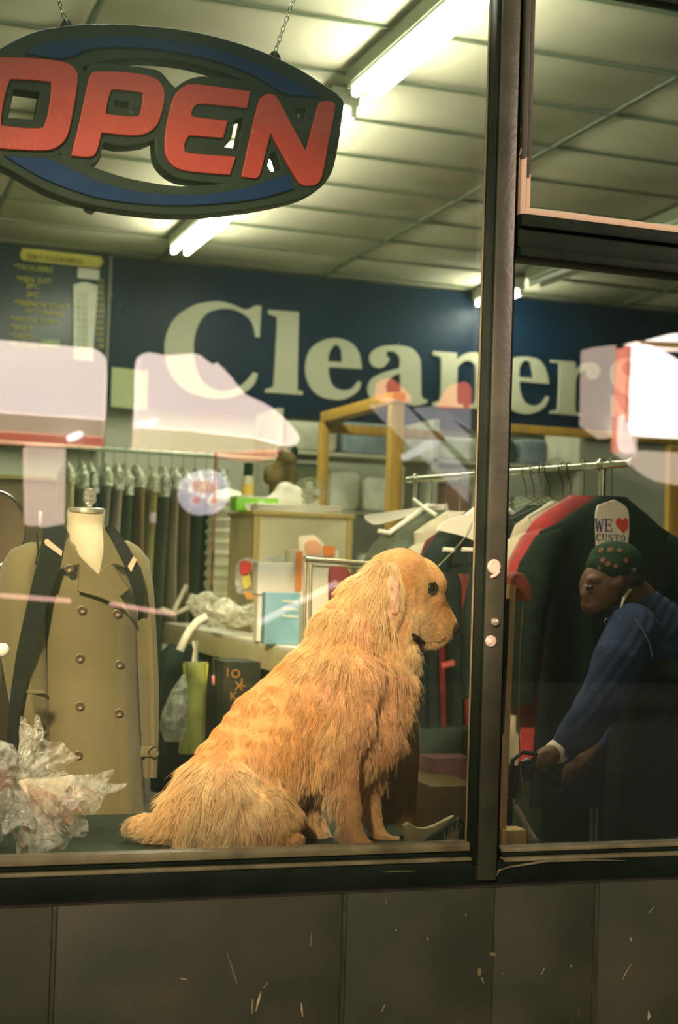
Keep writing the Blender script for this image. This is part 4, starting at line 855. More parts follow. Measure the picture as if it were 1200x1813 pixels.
for (x, y) in ((145, 1080), (207, 1086), (141, 1165), (211, 1176), (141, 1250), (138, 1337), (210, 1262), (122, 1007)):
    p = on_front(x, y, 0.013) if y > 1060 else P(x, y, YL-0.010)
    b_ = MB(); b_.lathe(p, [(0.0, -0.002), (0.0105, -0.002), (0.0120, 0.001), (0.0115, 0.004), (0.009, 0.0045), (0.007, 0.003), (0.0, 0.003)], 18, axis=(-0.2, -1, 0)); b_.go('button', M_horn, ct)
cf = MB(); cf.ring(P(264, 1318, YM-0.01), 0.024, 0.004, (0, 0.1, 1)); 
for (x0, x1, y0, y1, yy) in ((249, 279, 1322, 1340, YM-0.062), (30, 80, 1222, 1228, YM-0.115)):
    cf.bb(P(x0, y1, yy), P(x1, y0, yy)+Vector((0, 0.008, 0)), 0.002)
cf.go('cuff_strap', M_khaki, ct)
MB().ring(P(272, 1331, YM-0.068), 0.014, 0.002, (0, 1, 0), 16, 6).go('cuff_buckle', M_horn, ct)
MB().lathe(P(68, 1283, YM-0.112), [(0.0, 0), (0.0115, 0), (0.0125, 0.003), (0.010, 0.005), (0.0, 0.004)], 18, axis=(0, -1, 0)).go('button', M_horn, ct)
mb = MB(); mb.tube([P(a, b, YM-0.105) for a, b in ((58, 1222), (68, 1228), (80, 1230))], 0.0018, 5); mb.tube([P(a, b, YM-0.108) for a, b in ((66, 1312), (74, 1303), (82, 1292))], 0.0018, 5); mb.go('seam', M_khseam, ct)

M_blk = mat('black_webbing', (0.012, 0.014, 0.012), 0.8, 0.2, 80, bump=0.4, bscale=500)
M_refl = mat('reflective_tape', (0.62, 0.45, 0.33), 0.5, 0.08)
bp = thing('backpack', 'black backpack worn on the dress form, its two straps each with a small pale tape', 'backpack', Vector((P(150, 1200, YM).x, YM+0.2, 0.75)))
mb = MB(); rows_loft(mb, [(985, 90, 215, .06), (1000, 82, 222, .075), (1100, 80, 225, .085), (1200, 84, 222, .085), (1260, 88, 218, .07)], YM+0.215, 30, power=0.6); mb.go('pack_body', M_blk, bp)
mb = MB()
def strap(pts, w, name='strap'):
    """flat band through (x, y, Y) photo points; w in metres"""
    m_ = MB(); c = [P(x, y, Y) for x, y, Y in pts]; L_, R_ = [], []
    rings = []
    for i, p in enumerate(c):
        t = (c[min(i+1, len(c)-1)]-c[max(i-1, 0)]).normalized(); v = (p-CAM).normalized(); s_ = t.cross(v).normalized(); nn = s_.cross(t).normalized()
        ww = w[i]/2 if hasattr(w, '__len__') else w/2
        rings.append([p+s_*ww+nn*.004, p-s_*ww+nn*.004, p-s_*ww-nn*.004, p+s_*ww-nn*.004])
    m_.loft(rings); return m_.go(name, M_blk, bp)
strap([(104, 925, YM+0.10), (99, 928, YM+0.03), (97, 936, YM-0.06), (94, 960, YM-0.11), (88, 995, YM-0.128), (78, 1025, YM-0.133), (68, 1060, YM-0.136), (56, 1110, YM-0.135), (44, 1160, YM-0.13), (33, 1215, YM-0.125), (24, 1270, YM-0.12), (18, 1320, YM-0.10)], [.055, .058, .060, .060, .058, .055, .05, .048, .044, .036, .028, .02])
strap([(190, 935, YM+0.10), (196, 942, YM+0.03), (204, 955, YM-0.05), (217, 975, YM-0.095), (231, 1000, YM-0.108), (241, 1030, YM-0.115), (247, 1060, YM-0.115), (250, 1085, YM-0.09), (246, 1110, YM+0.02)], [.03, .034, .036, .037, .037, .033, .026, .016, .012])
plate('pale_tape', [[(78, 957, 1), (84, 954, 1), (110, 975, 1), (109, 985, 1), (80, 964, 1)]], YM-0.139, 0.003, M_refl, bp)
plate('pale_tape', [[(226, 1003, 1), (236, 985, 1), (242, 991, 1), (232, 1013, 1)]], YM-0.124, 0.003, M_refl, bp)
MB().tube([P(65, 945, YM-0.06), P(68, 975, YM-0.115), P(63, 1000, YM-0.12)], 0.0022, 6).go('side_cord', M_blk, bp)

om = thing('oval_mirror', 'brown round-topped mirror with a thin pale rim cut by the left edge of the photo', 'mirror', P(-5, 1000, 1.75))
rim = [(-8+52*cos(a), 935+66*sin(a)) for a in [i*2*pi/36 for i in range(36)]]
plate('mirror_back', [rim], 1.76, 0.02, mat('mirror_brown', (0.15, 0.10, 0.05), 0.35, 0.3, 3), om, seg=0)
MB().tube([P(x, y, 1.745) for x, y in rim], 0.0035, 6, closed=True).go('rim', M_chrome, om)
MB().tube([P(-8, 1000, 1.77), Vector((P(-8, 1000, 1.77).x, 1.77, 0.02))], 0.012, 8).lathe((P(-8, 1000, 1.77).x, 1.77, 0), [(0, 0), (0.16, 0), (0.15, 0.02), (0, 0.025)]).go('stand', M_chrome, om)
cp = thing('white_topped_post', 'thin post with a white rounded cap at the left edge above the plastic bag', 'post', Vector((P(-2, 1150, 0.62).x, 0.62, 0.5785)))
MB().tube([Vector((cp.location.x, 0.62, 0.5785)), P(-2, 1160, 0.62)], 0.006, 8).go('pole', M_chrome, cp)
mb = MB(); mb.ball(P(2, 1151, 0.62), (0.020, 0.018, 0.017), 10); mb.ball(P(8, 1146, 0.615), (0.010, 0.010, 0.010), 8); put('cap', fuse(mb, 0.003, 4), mat('white_plastic', (0.8, 0.78, 0.68), 0.4, 0.05), cp)

# ------------------------------------------------------------------ plastic bag bundle on the platform
M_film = film_mat('crinkled_film', (0.93, 0.93, 0.88), 0.17, 26, 0.20, (0.85, 0.80, 0.70))
M_filmp = film_mat('pink_film', (0.95, 0.80, 0.72), 0.40, 22, 0.14, (0.95, 0.62, 0.50))
bg = thing('plastic_bag', 'crinkled clear plastic bag gathered over pink and white stuff at the lower left', 'bag', Vector((P(10, 1480, 0.36).x, 0.36, 0.5785)))
def frill(knot, tip, spread, L, pl, seed, amp=0.25, n=72, flat=0.45):
    rg = random.Random(seed); k = Vector(knot); ax = (Vector(tip)-k).normalized(); up = Vector((0, -1, 0)); s_ = ax.cross(up).normalized(); w_ = s_.cross(ax)
    rings = []; ph = [rg.random()*6 for _ in range(4)]
    for i in range(15):
        t = i/14; R_ = 0.008+spread*(t**0.8); ring = []
        for j in range(n):
            a = 2*pi*j/n
            f = 1+amp*t*sin(pl*a+ph[0])+0.12*t*sin((pl*2+3)*a+ph[1]+t*3)+0.05*sin(29*a+t*9)
            e = L*t*(1+0.10*sin(5*a+ph[2])*t+0.07*t*sin(11*a+ph[3]))
            e *= 1-0.25*max(0, cos(a))**2*t
            p = k+ax*e+s_*cos(a)*R_*f+w_*sin(a)*R_*f*flat
            p.z = max(p.z, 0.58+0.002*rg.random()); p.y = max(p.y, 0.03); ring.append(p)
        rings.append(ring)
    return rings
K0 = P(38, 1386, 0.33)
mb = MB(); mb.loft(frill(K0, P(92, 1335, 0.36), 0.080, 0.105, 6, 2), cap=False); mb.go('film_upper', M_film, bg)
mb = MB(); mb.loft(frill(K0, P(100, 1440, 0.28), 0.108, 0.150, 7, 4), cap=False); mb.go('film_lower', M_film, bg)
mb = MB(); mb.loft(frill(K0, P(18, 1460, 0.27), 0.075, 0.125, 6, 9), cap=False); mb.go('film_front', M_film, bg)
mb = MB(); mb.loft(frill(K0, P(92, 1438, 0.30), 0.070, 0.120, 5, 6, 0.35), cap=False); mb.go('pink_lining', M_filmp, bg)
mb = MB(); mb.loft(frill(K0, P(90, 1410, 0.31), 0.035, 0.090, 5, 7, 0.4, flat=0.6), cap=False); mb.go('tissue', mat('white_tissue', (0.85, 0.72, 0.60), 0.7, 0.1, 30), bg)
mb = MB(); limb(mb, [(P(-60, 1400, 0.38), 0.13), (P(-20, 1370, 0.38), 0.075), (P(20, 1380, 0.35), 0.03), (K0, 0.012)])
me = fuse(mb, 0.008, 3); nv = len(me.vertices); a_ = np.empty(nv*3); me.vertices.foreach_get('co', a_); a_ = a_.reshape(-1, 3)
a_ += (0.006*np.sin(a_[:, [1, 2, 0]]*95+1)+0.004*np.sin(a_[:, [2, 0, 1]]*190)); a_[:, 2] = np.maximum(a_[:, 2], 0.58); me.vertices.foreach_set('co', a_.ravel())
put('bag_body', me, M_film, bg)
mb = MB(); limb(mb, [(P(-55, 1420, 0.39), 0.10), (P(-18, 1385, 0.38), 0.05)]); me = fuse(mb, 0.01, 3); put('wrapped_cloth', me, mat('red_brown_cloth', (0.36, 0.14, 0.09), 0.8, 0.4, 14), bg)
MB().tube([K0+Vector((-0.004, -0.012, 0.006)), K0+Vector((0.006, -0.02, -0.01)), K0+Vector((0.018, -0.025, -0.04)), K0+Vector((0.012, -0.03, -0.085))], [.006, .006, .004, .002], 8).go('tie', bpy.data.materials['white_tissue'], bg)
# ------------------------------------------------------------------ back of the shop
M_film2 = film_mat('garment_film', (0.90, 0.93, 0.82), 0.5, 14, 0.12, (0.85, 0.88, 0.72))
M_wire = mat('hanger_wire', (0.22, 0.20, 0.13), 0.35, 0.1, metal=0.8)
rl = thing('back_rail', 'long thin rail the wrapped clothes hang from at the back left', 'rail', Vector((0.9, 5.0, 0)))
MB().tube([(-0.95, 5.0, 1.83), (2.38, 5.0, 1.805)], 0.013, 10).go('rail_tube', mat('rail_paint', (0.35, 0.42, 0.30), 0.4), rl)
for x in (-0.95, 2.38): MB().tube([(x, 5.0, 0), (x, 5.0, 1.83)], 0.014, 10).go('upright', M_wire, rl)
def hung(x, y, ztop, w, d, L, m, label, seed, pleat=False, group=None, film=True):
    """one garment seen nearly edge-on, hanging across the rail"""
    rg = random.Random(seed)
    t = thing('wrapped_garment', label, 'garment', Vector((x, y, ztop-L)), group)
    rings = []; n = 28
    ph = rg.random()*6
    prof = [(0.0, 0.012, 0.04), (0.02, 0.6, 0.10), (0.05, 0.9, 0.19), (0.09, 1.0, 0.225), (0.2, 0.95, 0.225), (0.4, 1.0, 0.22), (0.7, 1.05, 0.22), (1.0, 1.1, 0.225)]
    NR = 34 if pleat else 14
    for i in range(NR+1):
        tt = i/NR
        for a, b in zip(prof, prof[1:]):
            if a[0] <= tt <= b[0]: u = (tt-a[0])/(b[0]-a[0]); wf = a[1]+(b[1]-a[1])*u; df = a[2]+(b[2]-a[2])*u; break
        rib = 1+(0.10*sin(i*2.2) if pleat else 0)
        ring = []
        for j in range(n):
            a = 2*pi*j/n; f = 1+0.22*sin(3*a+ph+tt)*tt+0.12*sin(7*a+ph*2)
            ring.append(Vector((x+w/2*wf*cos(a)*f*rib+0.006*sin(tt*5+ph), y+df*(d/0.45)*sin(a)*rib, ztop-L*tt)))
        rings.append(ring)
    mb = MB(); mb.loft(rings); mb.go('cloth', m, t)
    MB().tube([(x, y, ztop), (x, y, ztop+0.06), (x, y+0.02, ztop+0.085), (x, y+0.005, ztop+0.105), (x, y-0.02, ztop+0.09)], 0.002, 6).go('hanger_hook', M_wire, t)
    if film:
        mb = MB(); mb.loft([[p+Vector((copysign_(p.x-x)*0.007, copysign_(p.y-y)*0.01, 0.012)) for p in r] for r in rings[:int(NR*0.28)]], cap=False); mb.go('plastic_cover', M_film2, t)
    return t
def copysign_(v): return math.copysign(1, v)
cols = [('cream', (0.42, 0.38, 0.22)), ('grey green', (0.12, 0.14, 0.09)), ('dark navy', (0.02, 0.035, 0.035)), ('mid grey', (0.16, 0.15, 0.12)), ('light grey', (0.24, 0.21, 0.17)), ('dark green', (0.03, 0.05, 0.03)),
        ('brown', (0.13, 0.085, 0.04)), ('olive', (0.20, 0.18, 0.06)), ('charcoal', (0.04, 0.045, 0.035)), ('taupe', (0.18, 0.14, 0.09)), ('dull brown', (0.10, 0.08, 0.045)), ('near black', (0.015, 0.03, 0.02)), ('black', (0.01, 0.02, 0.015)), ('deep black', (0.008, 0.016, 0.01))]
ords = ['first', 'second', 'third', 'fourth', 'fifth', 'sixth', 'seventh', 'eighth', 'ninth', 'tenth', 'eleventh', 'twelfth', 'thirteenth', 'fourteenth']
for i, (cn, cc) in enumerate(cols):
    x = P(118+i*20.5, 860, 5.0).x
    m = mat('cloth_'+cn.replace(' ', '_'), [min(.8, v*1.7) for v in cc], 0.85, 0.2, 6, bump=0.3, bscale=80)
    hung(x, 5.0, 1.73, 0.052, 0.42, 0.95+0.15*((i*7) % 3), m, '%s garment, %s from the left in the plastic-covered row' % (cn, ords[i]), i, group='wrapped clothes on the back rail')
hung(P(402, 900, 4.75).x, 4.75, 1.62, 0.17, 0.42, 0.66, mat('white_pleats', (0.80, 0.78, 0.60), 0.8, 0.1, 8), 'white ribbed garment hanging just left of the tan display case', 33, pleat=True, film=False)
cbd = thing('cupboard', 'brown cupboard with a yellowish top edge behind the dress form', 'cupboard', Vector((P(40, 900, 5.6).x, 5.6, 0)))
MB().bb((P(-130, 900, 5.5).x, 5.5, 0), (P(196, 900, 5.5).x, 5.95, P(40, 850, 5.5).z), 0.004).go('cabinet_body', mat('cupboard_brown', (0.16, 0.115, 0.05), 0.6, 0.2, 3), cbd)
MB().bb((P(-130, 900, 5.5).x-0.02, 5.47, P(40, 850, 5.5).z+0.001), (P(196, 900, 5.5).x+0.02, 5.97, P(40, 842, 5.5).z), 0.003).go('top_edge', mat('cupboard_edge', (0.36, 0.30, 0.08), 0.5), cbd)
xx = P(40, 900, 5.5).x; MB().bb((xx-0.003, 5.493, 0.05), (xx+0.003, 5.499, 1.6)).go('door_gap', M_frame_dk, cbd)

t = thing('thin_pole', 'thin dark upright pole with rusty spots beside the hanging white pleats', 'pole', Vector((P(378, 1000, 4.3).x, 4.3, 0)))
MB().tube([P(382, 800, 4.35), P(374, 1062, 4.3), Vector((P(374, 1062, 4.3).x, 4.3, 0))], 0.007, 8).go('pole_tube', mat('pole_rust', (0.10, 0.07, 0.03), 0.6, 0.5, 10, c2=(0.4, 0.14, 0.05)), t)
# counter running back into the shop
M_ctop = mat('counter_top', (0.88, 0.85, 0.70), 0.35, 0.05, 3); M_cedge = mat('counter_edge', (0.56, 0.50, 0.27), 0.5, 0.12, 4)
cn = thing('counter', 'cream topped counter with a tan edge band behind the dog', 'counter', Vector((2.3, 3.0, 0)))
MB().bb((1.70, 2.50, 0.882), (2.75, 4.80, 0.90), 0.004).go('worktop', M_ctop, cn)
MB().bb((1.695, 2.495, 0.79), (1.715, 4.805, 0.8815), 0.006).bb((1.7155, 4.785, 0.79), (2.75, 4.805, 0.8815), 0.006).go('edge_band', M_cedge, cn)
MB().bb((1.80, 2.55, 0.0), (2.70, 4.75, 0.881)).go('counter_body', mat('counter_body_dark', (0.045, 0.045, 0.025), 0.6, 0.3), cn)

dc = thing('display_case', 'tan wood and glass display case standing on the counter', 'display case', Vector((P(495, 1000, 4.0).x, 4.2, 0.90)))
xa, xb = P(430, 1000, 3.95).x, P(602, 1000, 3.95).x; zt = P(495, 908, 3.95).z; M_tan = mat('case_wood', (0.42, 0.30, 0.09), 0.55, 0.15, 4, stretch=(8, 8, 1)); M_tanp = mat('case_panel', (0.62, 0.50, 0.28), 0.7, 0.3, 3)
ya, yc = 3.78, 4.22
xb = min(xb, 2.74)
for (x, y) in ((xa, ya), (xb-0.03, ya), (xa, yc-0.03), (xb-0.03, yc-0.03)): MB().bb((x, y, 0.901), (x+0.03, y+0.03, zt-0.021), 0.002).go('corner_post', M_tan, dc)
MB().bb((xa-0.01, ya-0.01, zt-0.02), (xb+0.01, yc+0.01, zt), 0.003).go('case_top', M_tan, dc)
MB().bb((xa+0.03, yc-0.02, 0.902), (xb-0.03, yc-0.01, zt-0.022)).bb((xa+0.005, ya+0.031, 0.902), (xa+0.012, yc-0.031, zt-0.022)).go('back_panel', M_tanp, dc)
MB().bb((xa+0.035, ya+0.03, 1.18), (xb-0.035, yc-0.035, 1.19)).go('inner_shelf', mat('shelf_tan', (0.45, 0.42, 0.30), 0.2, 0.1), dc)
MB().bb((xa+0.031, ya+0.008, 0.902), (xb-0.031, ya+0.014, zt-0.022)).go('front_pane', mat('case_front', (0.58, 0.50, 0.30), 0.35, 0.22, 3, c2=(0.70, 0.62, 0.42)), dc)
for i in range(0):
    xx = xa+0.06+i*(xb-xa-0.1)/7; hh = 0.08+0.05*((i*5) % 3)
    tag(MB().bb((xx, 3.95, 0.9015), (xx+(xb-xa)/8.5, 4.05, 0.9015+hh*1.6), 0.004).go('carton', mat('carton_%s' % 'abcdefg'[i], [(0.55, 0.50, 0.38), (0.30, 0.20, 0.08), (0.5, 0.42, 0.2), (0.6, 0.55, 0.45), (0.25, 0.24, 0.12), (0.5, 0.36, 0.2), (0.5, 0.5, 0.4)][i], 0.7)), ['cream', 'dark brown', 'yellowish', 'pale', 'olive', 'light brown', 'off white'][i]+' carton inside the display case behind the counter toys', 'box', 'cartons inside the display case')
# things on top of the case (zt)
yt = 3.9
def gbox(name, label, cat, x0, x1, y0, y1, Y, d, m, **k):
    a, b = P(x0, y1, Y), P(x1, y0, Y); return a, b
t = thing('tissue_box', 'bright green printed box on top of the display case', 'box', P(455, 910, yt))
a, b = P(418, 911, yt), P(493, 884, yt)
MB().bb((a.x, yt, zt+0.001), (b.x, yt+0.12, b.z), 0.003).go('box_body', mat('box_green', (0.26, 0.68, 0.03), 0.5, 0.12, 6), t)
MB().bb((a.x-0.002, yt-0.001, b.z), (b.x+0.002, yt+0.122, b.z+0.008), 0.002).go('lid', mat('box_lid', (0.70, 0.68, 0.5), 0.5), t)
zc_ = (zt+b.z)/2
plate('printed_heart', [[(436, 889), (441, 893, 1), (446, 889), (448, 895), (441, 907, 1), (433, 896)]], yt-0.003, 0.004, M_wht, t)
plate('printed_square', [[(458, 887, 1), (467, 886, 1), (467, 904, 1), (458, 905, 1)]], yt-0.003, 0.004, M_wht, t); plate('printed_dot', [[(485, 889), (489, 893), (485, 897), (482, 893)]], yt-0.003, 0.004, M_wht, t)
t = thing('paper_stack', 'low stack of white papers reaching right over the display case edge', 'paper', P(540, 908, 3.85))
mb = MB()
for k in range(6): mb.box((P(522, 905, 3.86).x+0.01*sin(k*3), 3.90, zt+0.004+k*0.006), (0.42, 0.22, 0.0052), Matrix.Rotation(0.05*sin(k*2.1), 3, 'Z'))
mb.go('sheets', mat('paper_white', (0.85, 0.80, 0.66), 0.7, 0.03), t)
t = thing('white_cloth_heap', 'heaped white cloth behind the green box on the display case', 'cloth', P(510, 890, 4.05))
mb = MB(); Y4 = 4.05
for (x, y, r) in ((482, 893, 20), (502, 884, 26), (526, 886, 24), (548, 895, 20), (505, 866, 17), (522, 872, 16)): mb.ball(P(x, y, Y4), (r*mpp(P(x, y, Y4)), 0.06, r*.8*mpp(P(x, y, Y4))), 8)
me = fuse(mb, 0.012, 3); put('cloth', me, mat('white_cloth', (0.90, 0.86, 0.72), 0.8, 0.06), t)
t = thing('desk_fan', 'small grey desk fan with a round wire cage on the display case', 'fan', P(545, 905, 3.98))
fc_ = P(547, 872, 4.0); r_ = 27*mpp(fc_); nrm = Vector((-0.5, -1, 0.3)).normalized()
for rr in (1.0, 0.75, 0.5, 0.25): MB().ring(fc_+nrm*(0.03*(1-rr)), r_*rr, 0.0025, nrm, 24, 6).go('cage_ring', mat('fan_grey', (0.35, 0.34, 0.22), 0.4) if rr == 1.0 else bpy.data.materials['fan_grey'], t)
qf = nrm.to_track_quat('Z', 'Y'); mb = MB()
for k in range(16): mb.tube([fc_+nrm*0.03+qf@Vector((0.01*cos(k*pi/8), 0.01*sin(k*pi/8), 0)), fc_+qf@Vector((r_*cos(k*pi/8), r_*sin(k*pi/8), 0))], 0.0016, 5)
mb.go('cage_wires', bpy.data.materials['fan_grey'], t); MB().ball(fc_-nrm*0.03, (0.035, 0.035, 0.035), 10).go('motor', bpy.data.materials['fan_grey'], t)
for k in range(4):
    a = k*pi/2; mb = MB(); mb.ball(fc_+qf@Vector((r_*.45*cos(a), r_*.45*sin(a), 0)), (r_*.36, r_*.22, 0.004), 8, qf @ Quaternion((0, 0, 1), a)); mb.go('blade', mat('fan_blade', (0.45, 0.46, 0.34), 0.3) if k == 0 else bpy.data.materials['fan_blade'], t)
MB().tube([(fc_.x, 4.0, zt), (fc_.x, 4.02, fc_.z-r_*0.4)], 0.012, 8).lathe((fc_.x, 4.0, zt), [(0, 0), (0.06, 0), (0.05, 0.015), (0, 0.02)]).go('fan_stand', bpy.data.materials['fan_grey'], t)
t = thing('plush_animal', 'dark brown plush animal with two black ears sitting behind the papers', 'toy', P(498, 860, 4.08))
Y5 = 4.12; s5 = mpp(P(498, 830, Y5)); mb = MB(); mb.ball(P(497, 838, Y5), (33*s5, 0.07, 22*s5), 10); mb.ball(P(507, 815, Y5-0.02), (20*s5, 0.05, 17*s5), 10); mb.ball(P(478, 845, Y5-0.03), (13*s5, 0.04, 15*s5), 8)
mb.bb((P(480, 870, Y5).x, Y5-0.05, zt+0.001), (P(520, 870, Y5).x, Y5+0.05, P(498, 845, Y5).z))
put('plush_body', fuse(mb, 0.012, 4), mat('plush_brown', (0.12, 0.09, 0.035), 0.95, 0.5, 14, bump=0.8), t)
for x in (497, 521): MB().ball(P(x, 799, Y5-0.02), (7*s5, 0.015, 9*s5), 8).go('ear', mat('plush_black', (0.012, 0.03, 0.015), 0.9) if x == 497 else bpy.data.materials['plush_black'], t)
t = thing('bottle', 'pale bottle with a yellow label and dark cap behind the green box', 'bottle', Vector((P(443, 880, 4.0).x, 4.05, zt)))
h = P(443, 818, 4.05).z-zt; MB().lathe((t.location.x, 4.05, zt), [(0, 0), (.028, 0), (.03, .01), (.03, h*.6), (.022, h*.72), (0, h*.72)]).go('bottle_body', mat('bottle_pale', (0.62, 0.56, 0.36), 0.4), t)
MB().lathe((t.location.x, 4.05, zt+h*.35), [(.0308, 0), (.0308, h*.2)]).go('label_band', mat('label_yellow', (0.7, 0.48, 0.08), 0.5), t); MB().lathe((t.location.x, 4.05, zt+h*.722), [(0, 0), (.023, 0), (.023, h*.25), (0, h*.27)]).go('cap', bpy.data.materials['plush_black'], t)

# things on the counter in front of the case
t = thing('orange_tissue_box', 'white and orange box with an open flap on the counter left of the chrome frame', 'box', P(555, 1040, 3.3))
M_ow = mat('box_white', (0.80, 0.70, 0.54), 0.6, 0.05); M_or2 = mat('box_orange', (0.75, 0.20, 0.04), 0.5, 0.1)
Y6 = 2.9
a, b = P(527, 1046, Y6), P(600, 975, Y6)
MB().bb((a.x, Y6, 0.901), (b.x, Y6+0.2, b.z), 0.003).go('box_body', M_ow, t)
plate('box_flap', [[(528, 950, 1), (556, 947, 1), (572, 962, 1), (570, 985, 1), (530, 985, 1)]], Y6-0.008, 0.006, M_ow, t); plate('print_round', [[(540, 962), (555, 956), (570, 966), (568, 980), (545, 982)]], Y6-0.014, 0.004, mat('print_peach', (0.75, 0.38, 0.2), 0.5), t)
plate('orange_print', [[(573, 966, 1), (593, 968, 1), (592, 985, 1), (573, 985, 1)]], Y6-0.006, 0.008, M_or2, t)
plate('orange_side', [[(524, 978, 1), (535, 975, 1), (533, 1045, 1), (524, 1046, 1)]], Y6-0.01, 0.008, M_or2, t)
t = thing('toy_card', 'clear scalloped packs of small red, yellow and green toys on the counter', 'toy', P(435, 1060, 3.0))
M_pk2 = film_mat('blister', (0.9, 0.9, 0.85), 0.3, 20, 0.2, (0.75, 0.78, 0.72)); Y7 = 3.05
plate('blister_pack', [[(425, 992), (440, 988), (456, 996), (458, 1020), (452, 1050), (430, 1052), (418, 1046), (416, 1010)]], Y7, 0.02, M_pk2, t)
plate('blister_pack', [[(462, 1004), (468, 990), (486, 984), (502, 988), (508, 998), (506, 1012), (464, 1012)]], Y7+0.05, 0.02, M_pk2, t)
for nm, c_, pts in (('red_toy', (0.75, 0.06, 0.04), [(424, 998), (434, 993), (444, 999), (440, 1016), (427, 1018)]), ('yellow_toy', (0.75, 0.60, 0.12), [(429, 1020), (441, 1017), (443, 1036), (431, 1042)]), ('green_toy', (0.12, 0.32, 0.08), [(444, 1012), (450, 1018), (449, 1036), (445, 1030)]), ('amber_toy', (0.75, 0.35, 0.1), [(432, 1048), (445, 1050), (449, 1058), (437, 1060)]), ('yellow_toy', (0.75, 0.62, 0.1), [(455, 1052), (472, 1050), (476, 1064), (458, 1070)])):
    plate(nm, [pts], Y7-0.014, 0.012, mat(nm+'_paint', c_, 0.4), t)
t = thing('white_carton', 'plain white card box standing over the blue pack on the counter', 'box', P(490, 1050, 3.0))
a, b = P(455, 1052, 2.95), P(528, 997, 2.95); MB().bb((a.x, 2.95, a.z), (b.x, 3.03, b.z), 0.003).bb((a.x+0.01, 2.97, 0.901), (b.x-0.01, 3.02, a.z)).go('box_body', mat('card_white', (0.86, 0.80, 0.68), 0.6, 0.03), t)
t = thing('blue_pack', 'light blue printed pack lying upright at the front of the counter', 'pack', P(505, 1080, 2.8))
a, b = P(468, 1112, 2.75), P(532, 1050, 2.75); MB().bb((a.x, 2.75, 0.901), (b.x, 2.80, b.z), 0.004).go('pack_body', mat('pack_blue', (0.22, 0.42, 0.52), 0.5, 0.15, 8), t)
for k in range(3): plate('printed_line', [[(500, 1062+k*13, 1), (527, 1064+k*13, 1), (527, 1068+k*13, 1), (500, 1066+k*13, 1)]], 2.745, 0.004, M_wht, t)
t = thing('folded_plastic_bag', 'slumped clear plastic bag on the left end of the counter', 'bag', P(415, 1100, 3.3))
mb = MB(); Y8 = 3.45; s8 = mpp(P(410, 1080, Y8))
for (x, y, rx, rz) in ((385, 1082, 34, 22), (420, 1088, 40, 18), (455, 1092, 34, 16), (370, 1066, 18, 14)): mb.ball(P(x, y, Y8), (rx*s8, 0.11, rz*s8), 10)
me = fuse(mb, 0.012, 2); nv = len(me.vertices); a_ = np.empty(nv*3); me.vertices.foreach_get('co', a_); a_ = a_.reshape(-1, 3); a_ += 0.012*np.sin(a_[:, [1, 2, 0]]*60+1)+0.006*np.sin(a_[:, [2, 0, 1]]*130); a_[:, 2] = np.maximum(a_[:, 2], 0.902); me.vertices.foreach_set('co', a_.ravel())
put('film', me, film_mat('counter_film', (0.95, 0.95, 0.88), 0.42, 16, 0.15, (0.9, 0.88, 0.74)), t)
t = thing('hanger_heap', 'tangle of pale plastic hangers at the left end of the counter', 'hanger', P(330, 1070, 3.9))
M_ph = mat('pale_hanger', (0.72, 0.66, 0.50), 0.4, 0.05); Y9 = 4.60
for pts, r in (([(308, 1082), (318, 1060), (330, 1036)], 4), ([(285, 1078), (310, 1086), (332, 1076), (348, 1066)], 4), ([(335, 1072), (342, 1056), (352, 1060), (350, 1074), (340, 1080)], 7), ([(344, 1088), (356, 1090), (364, 1088)], 4)):
    MB().tube([P(x, y, Y9+0.02*(i % 2)) for i, (x, y) in enumerate(pts)], r*mpp(P(330, 1070, Y9)), 8).go('hanger_bar', M_ph, t)
t = thing('black_bag', 'black bag with a thick white curved handle hanging off the counter end', 'bag', P(310, 1230, 2.6))
Yb = 2.5; sb = mpp(P(310, 1200, Yb))
MB().tube([P(x, y, Yb-0.03) for x, y in ((366, 1092), (350, 1100), (336, 1116), (326, 1134), (318, 1152))], 7.5*sb, 10).go('handle', mat('handle_white', (0.80, 0.76, 0.58), 0.5), t)
mb = MB(); rows_loft(mb, [(1140, 300, 342, .03), (1155, 285, 350, .06), (1200, 275, 372, .08), (1260, 268, 385, .085), (1330, 264, 388, .085), (1400, 266, 386, .08)], Yb+0.15, 30, fold=0.15, k=5, seed=7); mb.go('bag_body', mat('bag_black', (0.010, 0.020, 0.014), 0.7, 0.3), t)
MB().tube([P(345, 1135, Yb), P(346, 1150, Yb), P(344, 1175, Yb)], [.012, .008, .012], 8).go('loop', bpy.data.materials['handle_white'], t)
t = thing('yellow_green_sleeve', 'yellow green see-through long sleeve bag hanging below the counter', 'bag', P(345, 1325, 2.4))
Yg = 2.45
mb = MB(); rows_loft(mb, [(1172, 324, 368, .012), (1180, 325, 367, .02), (1220, 328, 364, .026), (1260, 326, 362, .03), (1300, 320, 361, .032), (1334, 316, 360, .02)], Yg, 28, fold=0.2, k=5, seed=2); mb.go('sleeve_body', mat('sleeve_green', (0.40, 0.42, 0.10), 0.4, 0.45, 6), t)
for pts in ([(325, 1175), (329, 1215), (326, 1262), (318, 1330)], [(367, 1175), (363, 1215), (361, 1262), (360, 1330)]): MB().tube([P(x, y, Yg-0.005) for x, y in pts], 0.005, 6).go('edge_strip', mat('sleeve_yellow', (0.62, 0.58, 0.08), 0.4) if pts[0][0] == 325 else bpy.data.materials['sleeve_yellow'], t)
MB().tube([P(345, 1176, Yg), P(346, 1120, Yg+0.02)], 0.002, 5).go('cord', M_wire, t)
t = thing('clear_bag', 'small crumpled clear bag hanging left of the yellow green sleeve', 'bag', P(305, 1300, 2.3))
